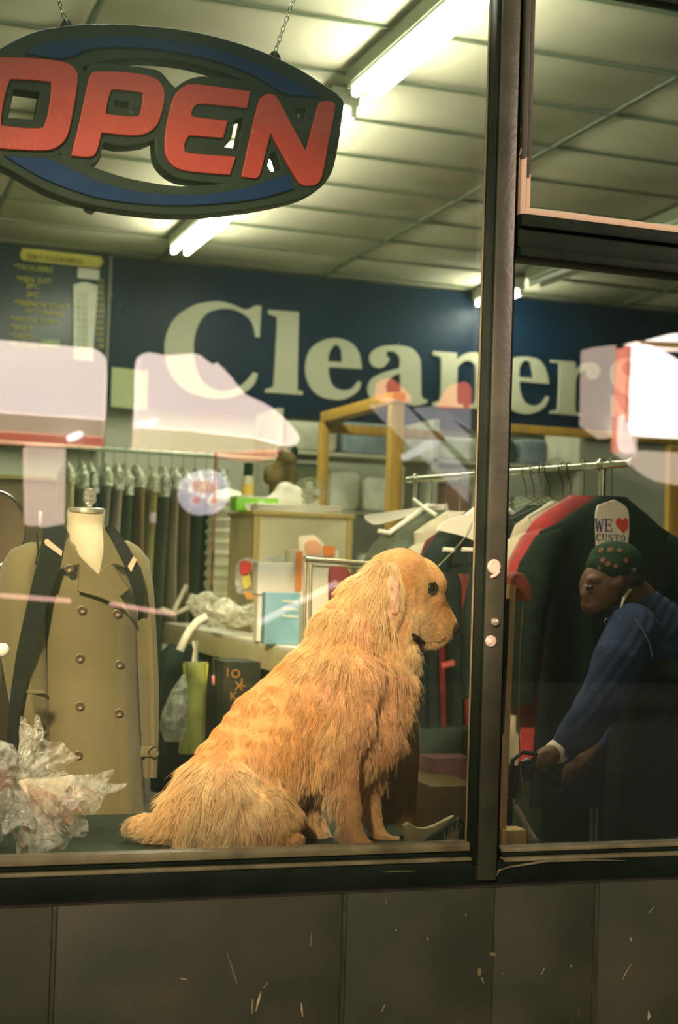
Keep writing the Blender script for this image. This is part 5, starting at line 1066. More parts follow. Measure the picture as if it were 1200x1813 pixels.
mb = MB(); rows_loft(mb, [(1195, 322, 328, .008), (1220, 306, 332, .03), (1260, 288, 330, .05), (1290, 284, 326, .045), (1312, 292, 320, .02)], 2.38, 32, fold=0.35, k=6, seed=5); mb.go('film', film_mat('small_film', (0.92, 0.94, 0.86), 0.7, 14, 0.15, (0.62, 0.62, 0.48)), t)
t = thing('pink_peg', 'small glossy pink peg hanging under the counter edge', 'peg', P(380, 1215, 2.4)); MB().tube([P(378, 1196, 2.44), P(380, 1208, 2.435), P(384, 1220, 2.44)], [.008, .010, .007], 8).go('peg_body', mat('peg_pink', (0.85, 0.28, 0.25), 0.3), t); MB().tube([P(378, 1196, 2.44), P(378, 1150, 2.46)], .0015, 5).go('cord', M_wire, t)
t = thing('printed_crate', 'dark crate with amber printed letters under the counter behind the dog', 'crate', P(420, 1230, 2.5))
a, b = P(392, 1300, 2.3), P(462, 1172, 2.3); MB().bb((a.x, 2.3, 0.0), (b.x, 2.48, b.z), 0.004).go('crate_body', mat('crate_dark', (0.030, 0.030, 0.018), 0.6, 0.3), t)
M_amb = mat('amber_print', (0.50, 0.22, 0.03), 0.5, 0.3, 20)
for (x, y, s_) in ((400, 1198, 'I'), (408, 1200, 'O'), (415, 1222, 'X'), (406, 1240, 'K'), (425, 1216, 'L')): words('printed_letter', s_, P(x, y, 2.295), 0.045, M_amb, t)

# yellow wooden frame and things behind it
M_yw = mat('yellow_wood', (0.42, 0.24, 0.035), 0.5, 0.22, 3, stretch=(10, 10, 1)); 
wf_ = thing('wooden_frame', 'tall yellow wooden post frame behind the counter', 'frame', Vector((3.03, 5.5, 0)))
pA = PZ(702, 706, 2.2); pB = PZ(574, 739, 2.2)
MB().bb((pA.x-0.04, pA.y-0.035, 0), (pA.x+0.04, pA.y+0.035, 2.165), 0.004).go('post', M_yw, wf_)
MB().bb((pB.x-0.03, pB.y-0.03, 0), (pB.x+0.03, pB.y+0.03, 2.165), 0.004).go('post', M_yw, wf_)
MB().bb((pA.x-0.04, pA.y-0.035, 2.166), (pA.x+0.04, pB.y+0.03, 2.235), 0.004).go('top_rail', M_yw, wf_)
MB().bb((pB.x+0.041, pB.y-0.03, 2.10), (pB.x+0.85, pB.y+0.03, 2.16), 0.004).go('side_rail', M_yw, wf_)
MB().bb((pA.x+0.60, pA.y-0.02, 2.05), (pA.x+2.9, pA.y+0.03, 2.10), 0.004).go('cross_rail', M_yw, wf_)
MB().bb((P(1180, 900, pA.y).x, pA.y-0.02, 0), (P(1200, 900, pA.y).x, pA.y+0.03, 2.045), 0.004).go('post', M_yw, wf_)
M_pale = [mat('laundry_%s' % n_, c_, 0.8, 0.2, 8, bump=0.6, bscale=25) for n_, c_ in (('white', (0.78, 0.78, 0.62)), ('mint', (0.58, 0.64, 0.46)), ('grey', (0.52, 0.52, 0.40)), ('blue', (0.20, 0.26, 0.30)), ('rose', (0.42, 0.22, 0.17)), ('deep', (0.09, 0.12, 0.07)))]
sh = thing('laundry_shelf', 'pale shelf unit along the back wall behind the yellow frame', 'shelf', Vector((P(640, 900, 6.9).x, 6.9, 0)))
xs0, xs1 = P(480, 900, 6.9).x, P(1010, 900, 6.9).x
SZ = [0.6, 1.15, 1.62, 2.02]
for z in SZ: MB().bb((xs0, 6.75, z-0.025), (xs1, 7.3, z)).go('shelf_board', M_pale[2], sh)
for x in (xs0, (xs0+xs1)/2, xs1): MB().bb((x-0.02, 6.75, 0), (x+0.02, 7.3, 2.3)).go('upright', M_pale[2], sh)
rg = random.Random(12); N_ = 0
cn_ = ['white', 'mint green', 'grey', 'dusty blue', 'rose', 'dark green']; lv = ['lowest', 'second', 'third', 'top']
for si, z in enumerate(SZ):
    x = xs0+0.05; k = 0
    while x < xs1-0.3:
        w = rg.uniform(0.22, 0.42); h = rg.uniform(0.16, 0.34) if si < 3 else rg.uniform(0.16, 0.24); ci = rg.choice([0, 0, 0, 1, 1, 2, 3, 4, 5])
        if abs(x+w/2-(xs0+xs1)/2) < w/2+0.05: x += 0.06 if x > (xs0+xs1)/2-0.02 else w*0.4; 
        if x < (xs0+xs1)/2+0.025 and x+w > (xs0+xs1)/2-0.025: x = (xs0+xs1)/2+0.03
        mb = MB(); mb.box((x+w/2, 7.0, z+h/2+0.001), (w-0.02, 0.36, h), None, 0.05)
        me = mb.mesh('b'); o_ = put('folded_bundle', me, M_pale[ci]); k += 1; N_ += 1
        tag(o_, '%s laundry bundle, %s from left on the %s back shelf' % (cn_[ci], ords[min(k-1, 13)], lv[si]), 'bundle', 'laundry bundles on the back shelves')
        x += w+0.01
# ------------------------------------------------------------------ clothes rack
M_chr = mat('rack_chrome', (0.62, 0.64, 0.50), 0.22, 0.08, metal=0.85, bump=0)
RL, RR = P(722, 850, 2.45), P(1120, 820, 1.10); zr = (RL.z+RR.z)/2
rk = thing('clothes_rack', 'chrome clothes rack with a round end cap crossing behind the mullion', 'rack', Vector((RR.x, 1.8, 0)))
MB().tube([RL, RR], 0.0125, 14).go('rail', M_chr, rk)
dR = (RR-RL).normalized()
MB().lathe(RR-dR*0.004, [(0, 0), (0.017, 0), (0.019, 0.004), (0.019, 0.012), (0.012, 0.014), (0.011, 0.010), (0.0, 0.010)], 20, axis=dR).go('end_cap', mat('cap_clear', (0.75, 0.65, 0.60), 0.25, 0.05), rk)
def railp(px):   # point on the rail that shows at photo x
    best = min((abs(((RL.lerp(RR, t/400)-CAM).dot(RX)/(RL.lerp(RR, t/400)-CAM).dot(FX)*FPX+600)-px), t/400) for t in range(401)); return RL.lerp(RR, best[1])
for px in (1066, 737):
    p = railp(px); MB().tube([(p.x, p.y, 0.05), (p.x, p.y, p.z-0.013)], 0.0125, 12).go('post', M_chr, rk); MB().ring(p, 0.019, 0.004, dR, 20, 8).go('collar', M_chr, rk)
    MB().tube([(p.x-0.25, p.y, 0.04), (p.x+0.25, p.y, 0.04)], 0.0125, 10).go('foot', M_chr, rk)
pa, pb_ = railp(737), railp(1066)
MB().tube([(pa.x, pa.y, 0.12), (pb_.x, pb_.y, 0.12)], 0.0125, 10).go('lower_bar', M_chr, rk)
M_bcard = mat('hanger_white', (0.76, 0.74, 0.64), 0.5, 0.04)
XA = Vector((dR.y, -dR.x, 0)).normalized()       # across the rail
def jacket(px, m, label, hw=0.23, L=0.85, drop=0.085, dep=0.06, collar=None, seed=0, yaw=0.0, cat='jacket', name='jacket', hanger=None):
    c = railp(px); rg = random.Random(seed); x_ = (Quaternion((0, 0, 1), yaw) @ XA); y_ = Vector((-x_.y, x_.x, 0))
    if y_.y > 0: y_ = -y_
    o = Vector((c.x, c.y, c.z-drop)); t = thing(name, label, cat, Vector((c.x, c.y, c.z-drop-L)), 'clothes on the chrome rack')
    def W(a, b, d=0.0): return o+x_*a+y_*d+Vector((0, 0, -b))
    prof = [(0.0, 0.055, 0.6), (0.02, 0.085, 0.8), (0.05, 0.14, 0.9), (0.085, 0.19, 1.0), (0.12, hw*0.93, 1.0), (0.16, hw*0.95, 1.05), (0.28, hw*0.86, 1.15), (0.45, hw*0.84, 1.15), (0.65, hw*0.9, 1.2), (L, hw*0.96, 1.25)]
    ph = rg.random()*6; rings = []
    for b, a, f in prof:
        ring = []
        for j in range(36):
            th = 2*pi*j/36; w = 1+0.10*sin(5*th+ph)*min(1, b*3)+0.05*sin(11*th+ph)*min(1, b*3); ring.append(W(a*cos(th), b, dep*f*sin(th)*w))
        rings.append(ring)
    MB().loft(rings).go('jacket_body', m, t)
    for s_ in (-1, 1):
        pts = [(s_*hw*0.68, 0.130, 0.030), (s_*hw*0.84, 0.160, 0.048), (s_*hw*0.98, 0.235, 0.058), (s_*hw*1.10, 0.36, 0.055), (s_*hw*1.14, 0.50, 0.050), (s_*hw*1.16, 0.64, 0.044)]
        mb = MB(); mb.tube([W(a, b, 0.012) for a, b, r in pts], [r for a, b, r in pts], 16); mb.go('sleeve', m, t)
    mh = hanger or M_wire
    MB().tube([W(0, 0.01), W(0, -drop+0.02), W(0.013, -drop-0.004), W(0.006, -drop-0.022), W(-0.010, -drop-0.016), W(-0.014, -drop+0.004)], 0.0016, 6).go('hanger_hook', M_wire, t)
    if hanger: mb = MB(); mb.tube([W(-hw*.80, 0.095, 0.03), W(-0.03, -0.012, 0.02), W(0.03, -0.012, 0.02), W(hw*.80, 0.095, 0.03)], [0.010, 0.012, 0.012, 0.010], 8); mb.go('hanger_arms', hanger, t)
    if collar:
        for s_ in (-1, 1):
            mb = MB(); mb.prism([W(s_*0.015, 0.0, dep*.85), W(s_*0.07, 0.015, dep*.7), W(s_*0.10, 0.12, dep*1.15), W(s_*0.075, 0.16, dep*1.18), W(s_*0.02, 0.30, dep*1.22)], y_*0.006); mb.go('lapel', collar, t)
    return t, W
M_jb = mat('wool_black', (0.007, 0.014, 0.010), 0.9, 0.3, 30, bump=0.4, bscale=200); M_jr = mat('wool_red', (0.30, 0.018, 0.018), 0.9, 0.25, 20, bump=0.5, bscale=200, sheen=0.3)
M_jg = mat('suit_grey_green', (0.075, 0.085, 0.058), 0.8, 0.2); M_jl = mat('suit_light', (0.42, 0.38, 0.27), 0.8, 0.15); M_jn = mat('suit_dark', (0.010, 0.017, 0.015), 0.8, 0.2); M_jw = mat('suit_wine', (0.085, 0.014, 0.014), 0.85, 0.3)
t, W = jacket(1084, M_jb, 'large black coat in front of the rack, wearing a white paper hanger cover', hw=0.29, L=0.95, drop=0.10, dep=0.05, cat='coat', name='black_coat', seed=1)
# paper hanger cover with print
M_pap = mat('hanger_paper', (0.80, 0.66, 0.52), 0.7, 0.04); M_ink = mat('navy_ink', (0.03, 0.035, 0.16), 0.6); M_heart = mat('heart_red', (0.70, 0.05, 0.03), 0.6)
cv = thing('paper_hanger_cover', 'white paper hanger cover printed WE heart CUSTOMERS on the black coat', 'paper cover', P(1082, 970, 1.0))
YC = W(0, 0.05, 0.06).y-0.035
def k3(pts): return [(860+p[0]/3.529, 780+p[1]/3.529, *p[2:]) for p in pts]
plate('paper', [k3([(800, 372, 1), (700, 405, 1), (686, 470), (690, 655, 1), (780, 662), (880, 668, 1), (890, 560), (884, 440), (850, 398, 1)])], YC, 0.006, M_pap, cv, bevel=0.001)
def strokes(letter):
    # slab-serif strokes in a unit box: (x0,y0,x1,y1,width)
    t_, h_ = 0.20, 0.09
    D = {'W': [(.10, 1, .30, 0, t_), (.30, 0, .5, .8, h_), (.5, .8, .72, 0, t_), (.72, 0, .92, 1, h_), (0, 1, .25, 1, h_), (.8, 1, 1.05, 1, h_)],
         'E': [(.2, 0, .2, 1, t_), (.05, 1, .85, 1, h_), (.05, 0, .88, 0, h_), (.2, .52, .62, .52, h_), (.85, .78, .85, 1, h_), (.88, .0, .88, .25, h_), (.62, .4, .62, .64, h_)],
         'C': [(.85, .72, .85, .95, h_), (.85, .85, .6, 1, h_), (.6, 1, .3, .9, h_), (.3, .9, .14, .65, t_), (.14, .65, .14, .35, t_), (.14, .35, .3, .1, t_), (.3, .1, .6, 0, h_), (.6, 0, .88, .2, h_)],
         'U': [(.2, 1, .2, .3, t_), (.2, .3, .38, .03, h_), (.38, .03, .65, .03, h_), (.65, .03, .8, .3, h_), (.8, .3, .8, 1, h_), (.03, 1, .38, 1, h_), (.65, 1, .98, 1, h_)],
         'S': [(.8, .72, .8, .98, h_), (.8, .85, .5, 1, h_), (.5, 1, .2, .85, h_), (.2, .85, .2, .68, t_), (.2, .68, .78, .36, t_), (.78, .36, .78, .18, t_), (.78, .18, .5, 0, h_), (.5, 0, .2, .15, h_), (.18, .02, .18, .3, h_)],
         'T': [(.5, 0, .5, 1, t_), (.05, 1, .95, 1, h_), (.05, .75, .05, 1, h_), (.95, .75, .95, 1, h_), (.3, 0, .7, 0, h_)],
         'O': [(.5, 1, .22, .82, h_), (.22, .82, .14, .5, t_), (.14, .5, .22, .18, t_), (.22, .18, .5, 0, h_), (.5, 0, .78, .18, h_), (.78, .18, .86, .5, t_), (.86, .5, .78, .82, t_), (.78, .82, .5, 1, h_)],
         'M': [(.15, 0, .15, 1, h_), (.15, 1, .5, .1, t_), (.5, .1, .85, 1, h_), (.85, 0, .85, 1, t_), (0, 0, .3, 0, h_), (.7, 0, 1, 0, h_)]}
    return D[letter]
def print_word(word, x, y, w, h, slope, col):
    for i, ch in enumerate(word):
        mb = MB()
        for (a, b, c, d, wd) in strokes(ch):
            X0, Y0 = x+i*w*1.12+a*w, y-b*h+slope*(i*w+a*w); X1, Y1 = x+i*w*1.12+c*w, y-d*h+slope*(i*w+c*w)
            p0, p1 = P(X0, Y0, YC-0.0045), P(X1, Y1, YC-0.0045); e = (p1-p0).normalized()*wd*w*0.35*mpp(p0); mb.beam(p0-e, p1+e, 0.0012, wd*w*mpp(p0)) if abs((p1-p0).z) < 1e-9 else mb.beam(p0-e, p1+e, wd*w*mpp(p0), 0.0012, up=Vector((0, 1, 0)))
        mb.go('printed_letter', col, cv, smooth=False)
print_word('WE', 1053, 940, 15, 21, 0.02, M_ink); print_word('CUSTO', 1054.5, 957, 9.6, 12, 0.05, M_ink)
plate('printed_heart', [k3([(850, 500, 1), (835, 482), (815, 492), (812, 525), (835, 555), (860, 580, 1), (884, 545), (888, 505), (872, 482)])], YC-0.004, 0.002, M_heart, cv)
jacket(1035, M_jr, 'red wool jacket half hidden behind the big black coat', hw=0.235, drop=0.095, seed=2, dep=0.05)
jacket(1000, M_jl, 'pale jacket edge on the rack just behind the red one', hw=0.22, drop=0.11, seed=3, dep=0.03)
jacket(960, M_jn, 'dark navy jacket behind the pale one, hidden mostly by the mullion', hw=0.22, drop=0.12, seed=4)
jacket(868, M_jn, 'black jacket at the front of the left group with a white card in its neck', hw=0.24, drop=0.115, collar=None, seed=5, hanger=M_bcard, L=0.7)
jacket(838, M_jw, 'wine red jacket hanging in the left group behind the black jacket', hw=0.22, drop=0.16, seed=9, L=0.75)
jacket(815, M_jl, 'light jacket with pale lapels above the dog head', hw=0.20, drop=0.13, collar=M_bcard, seed=6, L=0.55)
jacket(790, M_jg, 'grey green suit jacket second from the left on the chrome rack', hw=0.23, drop=0.125, seed=7, L=0.7)
jacket(765, M_jg, 'dark green suit jacket leftmost on the chrome rack with a white hanger', hw=0.245, drop=0.12, seed=8, hanger=M_bcard, L=0.7)
cd_ = thing('hanger_card', 'white angled hanger card standing over the black jacket beside the mullion', 'card', P(805, 940, 1.75))
plate('card', [[(773, 938, 1), (779, 929, 1), (800, 918), (845, 905, 1), (845, 960, 1), (822, 950), (800, 944)]], 1.66, 0.006, M_bcard, cd_, bevel=0.001)
for (x0, x1, y) in ((784, 803, 973), (818, 850, 973)): MB().tube([P(x0, y, 1.66), P(x1, y+1, 1.66)], 4*mpp(P(800, 970, 1.66)), 8).go('trouser_bar', M_bcard, cd_)
MB().tube([P(775, 1003, 1.64), P(800, 978, 1.64), P(824, 950, 1.64), P(835, 925, 1.64)], 0.0014, 5).go('wire', M_wire, cd_)
cd2 = thing('hanger_card', 'long white rounded hanger arm at the left end of the chrome rack', 'hanger', P(680, 915, 2.3))
plate('card', [[(646, 918), (652, 912), (700, 905), (790, 892, 1), (792, 900, 1), (720, 915), (670, 928), (655, 926)]], 2.25, 0.01, M_bcard, cd2, bevel=0.001)
MB().tube([P(669, 940, 2.2), P(692, 944, 2.2)], 4*mpp(P(680, 940, 2.2)), 8).go('trouser_bar', M_bcard, cd2); MB().tube([P(732, 884, 2.2), P(750, 898, 2.15), P(772, 912, 2.1)], 3.6*mpp(P(750, 900, 2.2)), 8).go('trouser_bar', M_bcard, cd2)
# empty wire hangers bunched on the right half of the rail
lab = ['leftmost', 'second', 'third', 'fourth', 'fifth', 'rightmost']
for i, px in enumerate((932, 945, 958, 971, 995, 1008)):
    c = railp(px); t = thing('wire_hanger', 'thin black wire hanger, %s of the six hooked right of the mullion' % (lab[i] if i in (0, 5) else lab[i]+' from the left'), 'hanger', c, 'wire hangers on the rail')
    x_ = Quaternion((0, 0, 1), 0.25*((i % 3)-1)) @ XA; o = c
    pts = [o+x_*0.002+Vector((0, 0, 0.0)), o+x_*-0.012+Vector((0, 0, 0.012)), o+x_*0+Vector((0, 0, 0.019)), o+x_*0.015+Vector((0, 0, 0.010)), o+x_*0.014+Vector((0, 0, -0.012)), o+x_*-0.002*i+Vector((0, 0, -0.055)), o+x_*-0.004+Vector((0, 0, -0.088))]
    MB().tube(pts[1:], 0.0015, 6).go('hook', M_jb, t)
    b = pts[-1]; MB().tube([b, b+x_*-0.20+Vector((0, 0, -0.085)), b+x_*-0.19+Vector((0, 0, -0.10)), b+x_*0.19+Vector((0, 0, -0.10)), b+x_*0.20+Vector((0, 0, -0.085)), b+x_*0.003], 0.0014, 6).go('wire_triangle', M_wire, t)

# small chrome frame stand behind the dog
fs = thing('chrome_frame', 'narrow chrome rack frame holding a dark red cloth behind the dog neck', 'rack', P(600, 1200, 1.7))
Yf = 1.75
M_chs = mat('frame_chrome', (0.55, 0.50, 0.34), 0.25, 0.1, metal=0.8, bump=0)
MB().tube([P(541, 990, Yf), P(640, 997, Yf), P(760, 1003, Yf)], 0.009, 10).go('top_bar', M_chs, fs)
for pts in ([(541, 990), (538, 1180), (536, 1400)], [(550, 998), (547, 1180), (545, 1400)]): MB().tube([P(x, y, Yf+0.01) for x, y in pts], 0.006, 8).go('upright', M_chs, fs)
MB().tube([P(552, 1001, Yf+0.02), P(640, 1006, Yf+0.02)], 0.004, 8).go('inner_bar', M_chs, fs)
MB().tube([P(760, 1003, Yf), P(758, 1200, Yf), P(757, 1400, Yf)], 0.006, 8).go('upright', M_chs, fs)
t = tag(None or thing('red_cloth', 'dark red cloth hanging over the chrome frame behind the dog neck', 'cloth', P(600, 1080, 1.7)))
mb = MB(); rows_loft(mb, [(1003, 583, 612, .02), (1020, 581, 622, .025), (1060, 582, 630, .025), (1100, 584, 640, .03)], 1.70, 20, fold=0.25, k=4, seed=3); mb.go('cloth', mat('dark_red_cloth', (0.16, 0.014, 0.02), 0.8, 0.4, 12), t)
t = thing('dark_skirts', 'dark green and wine cloth hanging on the frame behind the dog muzzle', 'clothes', P(780, 1250, 1.5))
for i, (x0, x1, mm) in enumerate(((735, 770, M_jn), (752, 790, M_jw), (778, 815, M_jn), (800, 838, mat('wine_red', (0.13, 0.012, 0.012), 0.8, 0.5, 14)))):
    mb = MB(); rows_loft(mb, [(1010+i*2, x0+6, x1-6, .02), (1030, x0, x1, .03), (1120, x0-2, x1+2, .035), (1200, x0, x1+2, .04), (1290, x0-2, x1+4, .045)], 1.72+0.03*i, 24, fold=0.3, k=5, seed=i+20); mb.go('panel', mm, t)
# cartons and cloth low behind the dog
def lowbox(name, label, cat, x0, x1, ytop, Y, d, m, z0=0.0):
    a, b = P(x0, ytop, Y), P(x1, ytop, Y); o = MB().bb((a.x, Y, z0), (b.x, Y+d, a.z), 0.006).go(name, m); return tag(o, label, cat)
lowbox('brown_carton', 'brown carton low between the dog and the mullion', 'box', 764, 850, 1392, 1.25, 0.35, mat('carton_brown', (0.085, 0.055, 0.018), 0.8, 0.4, 4))
lowbox('dark_crate', 'dark green crate under the hanging clothes left of the mullion', 'crate', 742, 850, 1292, 1.62, 0.3, mat('crate_green', (0.022, 0.035, 0.024), 0.5, 0.3))
lowbox('pink_reflection_box', 'dull pink box added for a pinkish reflection between the dark crate and the brown carton', 'box', 764, 840, 1342, 1.50, 0.11, mat('pink_reflection', (0.16, 0.06, 0.05), 0.5, 0.4, 10))  # its pink colour stands in for a reflection in the pane
bs = thing('brown_garment_bag', 'olive brown cloth garment bag standing behind the dog forelegs', 'bag', Vector((P(680, 1500, 0.68).x, 0.68, 0.5785)))
mb = MB(); rows_loft(mb, [(1262, 652, 722, .03), (1275, 640, 736, .05), (1330, 634, 738, .06), (1400, 630, 733, .065), (1452, 628, 728, .07), (1470, 628, 727, .068)], 0.63, 34, power=0.7, fold=0.06, k=5); mb.go('bag_body', mat('olive_brown_cloth', (0.125, 0.075, 0.022), 0.85, 0.3, 6, bump=0.4), bs)
MB().tube([P(697, 1414, 0.62), P(704, 1418, 0.62), P(711, 1410, 0.62)], 0.003, 6).go('tab', M_frame_dk, bs)
cs = thing('cream_cloth', 'cream folded cloth with a pointed corner on the platform end by the mullion', 'cloth', Vector((P(750, 1480, 0.33).x, 0.33, 0.5785)))
plate('fold', [[(715, 1462, 1), (722, 1458), (738, 1466), (760, 1465), (796, 1448, 1), (750, 1500, 1), (722, 1512, 1)]], 0.33, 0.012, mat('cream_canvas', (0.50, 0.44, 0.24), 0.8, 0.15), cs, bevel=0.002)
plate('dark_fold', [[(738, 1500, 1), (812, 1448, 1), (824, 1470), (824, 1512, 1), (728, 1512, 1)]], 0.315, 0.012, mat('dark_green_canvas', (0.035, 0.055, 0.035), 0.8, 0.2), cs, bevel=0.002)
fr = thing('frayed_rope', 'pale frayed rope end on the platform beside the foot of the mullion', 'rope', Vector((P(800, 1500, 0.2).x, 0.2, 0.5785)))
mb = MB(); rg = random.Random(2)
for k in range(26):
    x0 = rg.uniform(788, 806); mb.tube([P(x0, 1506, 0.2), P(x0+rg.uniform(-3, 6), 1490, 0.2+rg.uniform(-.02, .02)), P(x0+rg.uniform(-8, 16), 1476-rg.uniform(0, 16), 0.2)], [.0014, .0012, .0005], 4)
mb.tube([P(800, 1490, 0.21), P(806, 1472, 0.21), P(812, 1448, 0.21)], [.003, .002, .001], 6)
o = mb.go('rope_fibres', mat('rope_pale', (0.42, 0.34, 0.17), 0.9), fr); o['kind'] = 'stuff'

# ------------------------------------------------------------------ right bay: wood strip, cloth, cord, cabinet, stand
M_wd = mat('varnished_pine', (0.52, 0.30, 0.10), 0.5, 0.25, 4, stretch=(14, 14, 1), bump=0.2)
ws = thing('wood_strip', 'tall narrow varnished wood strip right beside the mullion with a block at its foot', 'wood strip', P(885, 1500, 0.09))
a, b, c, d = P(903, 1036, 0.09), P(913, 1036, 0.09), P(894, 1505, 0.09), P(876, 1505, 0.09)
MB().prism([a, b, c, d], Vector((0, 0.03, 0))).go('strip', M_wd, ws); a, b = P(895, 1506, 0.06), P(933, 1469, 0.06)
MB().bb((a.x, 0.06, 0.60), (b.x, 0.11, b.z), 0.002).go('foot_block', M_wd, ws)
MB().prism([P(896, 1060, .075), P(903, 1060, .075), P(892, 1300, .075), P(884, 1300, .075)], Vector((0, 0.01, 0))).go('dark_edge', M_frame_dk, ws)
rc = thing('red_cloth_end', 'rust red cloth draped over the top of the wood strip', 'cloth', P(912, 1035, 0.1))
plate('cloth', [[(897, 1030), (903, 1020), (913, 1019), (922, 1030), (926, 1044), (927, 1060), (921, 1052), (914, 1042), (905, 1036), (900, 1046), (897, 1054), (895, 1042)]], 0.13, 0.05, mat('rust_cloth', (0.26, 0.05, 0.025), 0.85, 0.3, 30), rc, bevel=0.006)
cdn = thing('thin_cord', 'thin orange brown cord hanging down behind the wood strip', 'cord', P(928, 1500, 0.2)); MB().tube([P(x, y, 0.16) for x, y in ((928, 1045), (922, 1120), (919, 1200), (918, 1290), (922, 1370), (930, 1440), (936, 1504))], 0.0012, 6).go('cord', mat('cord_brown', (0.30, 0.14, 0.04), 0.6), cdn)
gc = thing('green_cabinet', 'dark green flat cabinet standing behind the bending person', 'cabinet', Vector((P(990, 1500, 1.44).x, 1.45, 0)))
M_cab = mat('cabinet_green', (0.028, 0.042, 0.026), 0.6, 0.25, 4); a, b = P(905, 1280, 1.44), P(1092, 1280, 1.44)
MB().bb((a.x, 1.44, 0), (b.x, 1.49, a.z), 0.005).go('cabinet_body', M_cab, gc); a2, b2 = P(965, 1200, 1.5), P(1060, 1200, 1.5)
MB().bb((a2.x, 1.495, 0), (b2.x, 1.54, a2.z), 0.005).go('raised_back', mat('cabinet_green_pale', (0.045, 0.062, 0.036), 0.6, 0.25, 4), gc)
st = thing('camera_stand', 'black and chrome folding stand with a hooked handle held by the person', 'stand', P(950, 1500, 0.5))
Yt = 0.55
M_blp = mat('black_plastic', (0.012, 0.014, 0.012), 0.35, 0.2)
MB().tube([P(908, 1420, Yt), P(925, 1450, Yt), P(944, 1484, Yt)], 5*mpp(P(925, 1450, Yt)), 10).go('chrome_tube', mat('stand_tube', (0.62, 0.50, 0.44), 0.3), st)  # pale non-metal colour stands in for bright reflections on chrome
MB().tube([P(946, 1488, Yt), P(963, 1512, Yt), P(975, 1535, Yt)], 3.5*mpp(P(925, 1450, Yt)), 8).go('chrome_tip', bpy.data.materials['stand_tube'], st)
MB().ball(P(944, 1488, Yt), (0.017, 0.010, 0.010), 8).ball(P(909, 1419, Yt), (0.010, 0.010, 0.010), 8).go('joint', mat('joint_grey', (0.22, 0.22, 0.18), 0.35, metal=0.5), st)
MB().tube([P(x, y, Yt) for x, y in ((960, 1362), (975, 1366), (990, 1380), (998, 1390), (994, 1400), (980, 1400), (966, 1392))], 0.003, 8).go('hook', M_blp, st)
mb = MB()
for pts in ([(950, 1335), (925, 1332), (908, 1345), (902, 1375), (903, 1410)], [(945, 1345), (922, 1350), (914, 1372), (912, 1400), (908, 1418)], [(948, 1340), (940, 1362), (930, 1382)]): mb.tube([P(x, y, Yt) for x, y in pts], 0.006, 8)
mb.ball(P(934, 1362, Yt+0.01), (0.022, 0.015, 0.03), 8); mb.go('handle', M_blp, st)
MB().tube([Vector((P(903, 1412, Yt).x, Yt, 0.0)), P(903, 1412, Yt)], 0.008, 8).go('leg', M_blp, st)

# discs and lock on the mullion
M_pkp = mat('pale_pink_plastic', (0.62, 0.44, 0.36), 0.35, 0.1, 40)
t = thing('lock_cover', 'round pale disc with a smaller piece under it, highest on the mullion', 'lock', P(876, 1003, -0.05)); MB().lathe(P(874, 1003, -0.0455), [(0, -0.002), (0.0145, -0.002), (0.0155, 0.002), (0.012, 0.005), (0, 0.005)], 24, axis=(0, -1, 0)).go('disc', M_pkp, t); MB().tube([P(868, 1022, -0.048), P(876, 1019, -0.049), P(884, 1011, -0.048)], [.003, .004, .003], 8).go('lower_piece', M_pkp, t)
tag(MB().lathe(P(874, 1101, -0.0455), [(0, -0.001), (0.006, -0.001), (0.0085, 0.004), (0.007, 0.010), (0, 0.012)], 18, axis=(0, -1, 0)).go('metal_stud', M_brass), 'small round metal knob between the two pale discs on the mullion', 'knob')
t = thing('lock_plate', 'pale octagonal lock plate, lowest on the mullion', 'lock', P(868, 1135, -0.05)); MB().lathe(P(868, 1135, -0.0455), [(0, -0.001), (0.0125, -0.001), (0.0125, 0.004), (0.010, 0.006), (0, 0.006)], 8, axis=(0, -1, 0)).go('plate', M_pkp, t); MB().box(P(868, 1135, -0.0525), (0.010, 0.002, 0.010), None, 0.001).go('keyway', mat('keyway', (0.8, 0.7, 0.6), 0.3), t)
tag(MB().box(P(873, 1690, -0.0125), (0.016, 0.004, 0.008), Matrix.Rotation(0.2, 3, 'Y'), 0.0015).go('metal_tab', M_lip), 'small bent metal tab on the cladding below the mullion', 'tab')
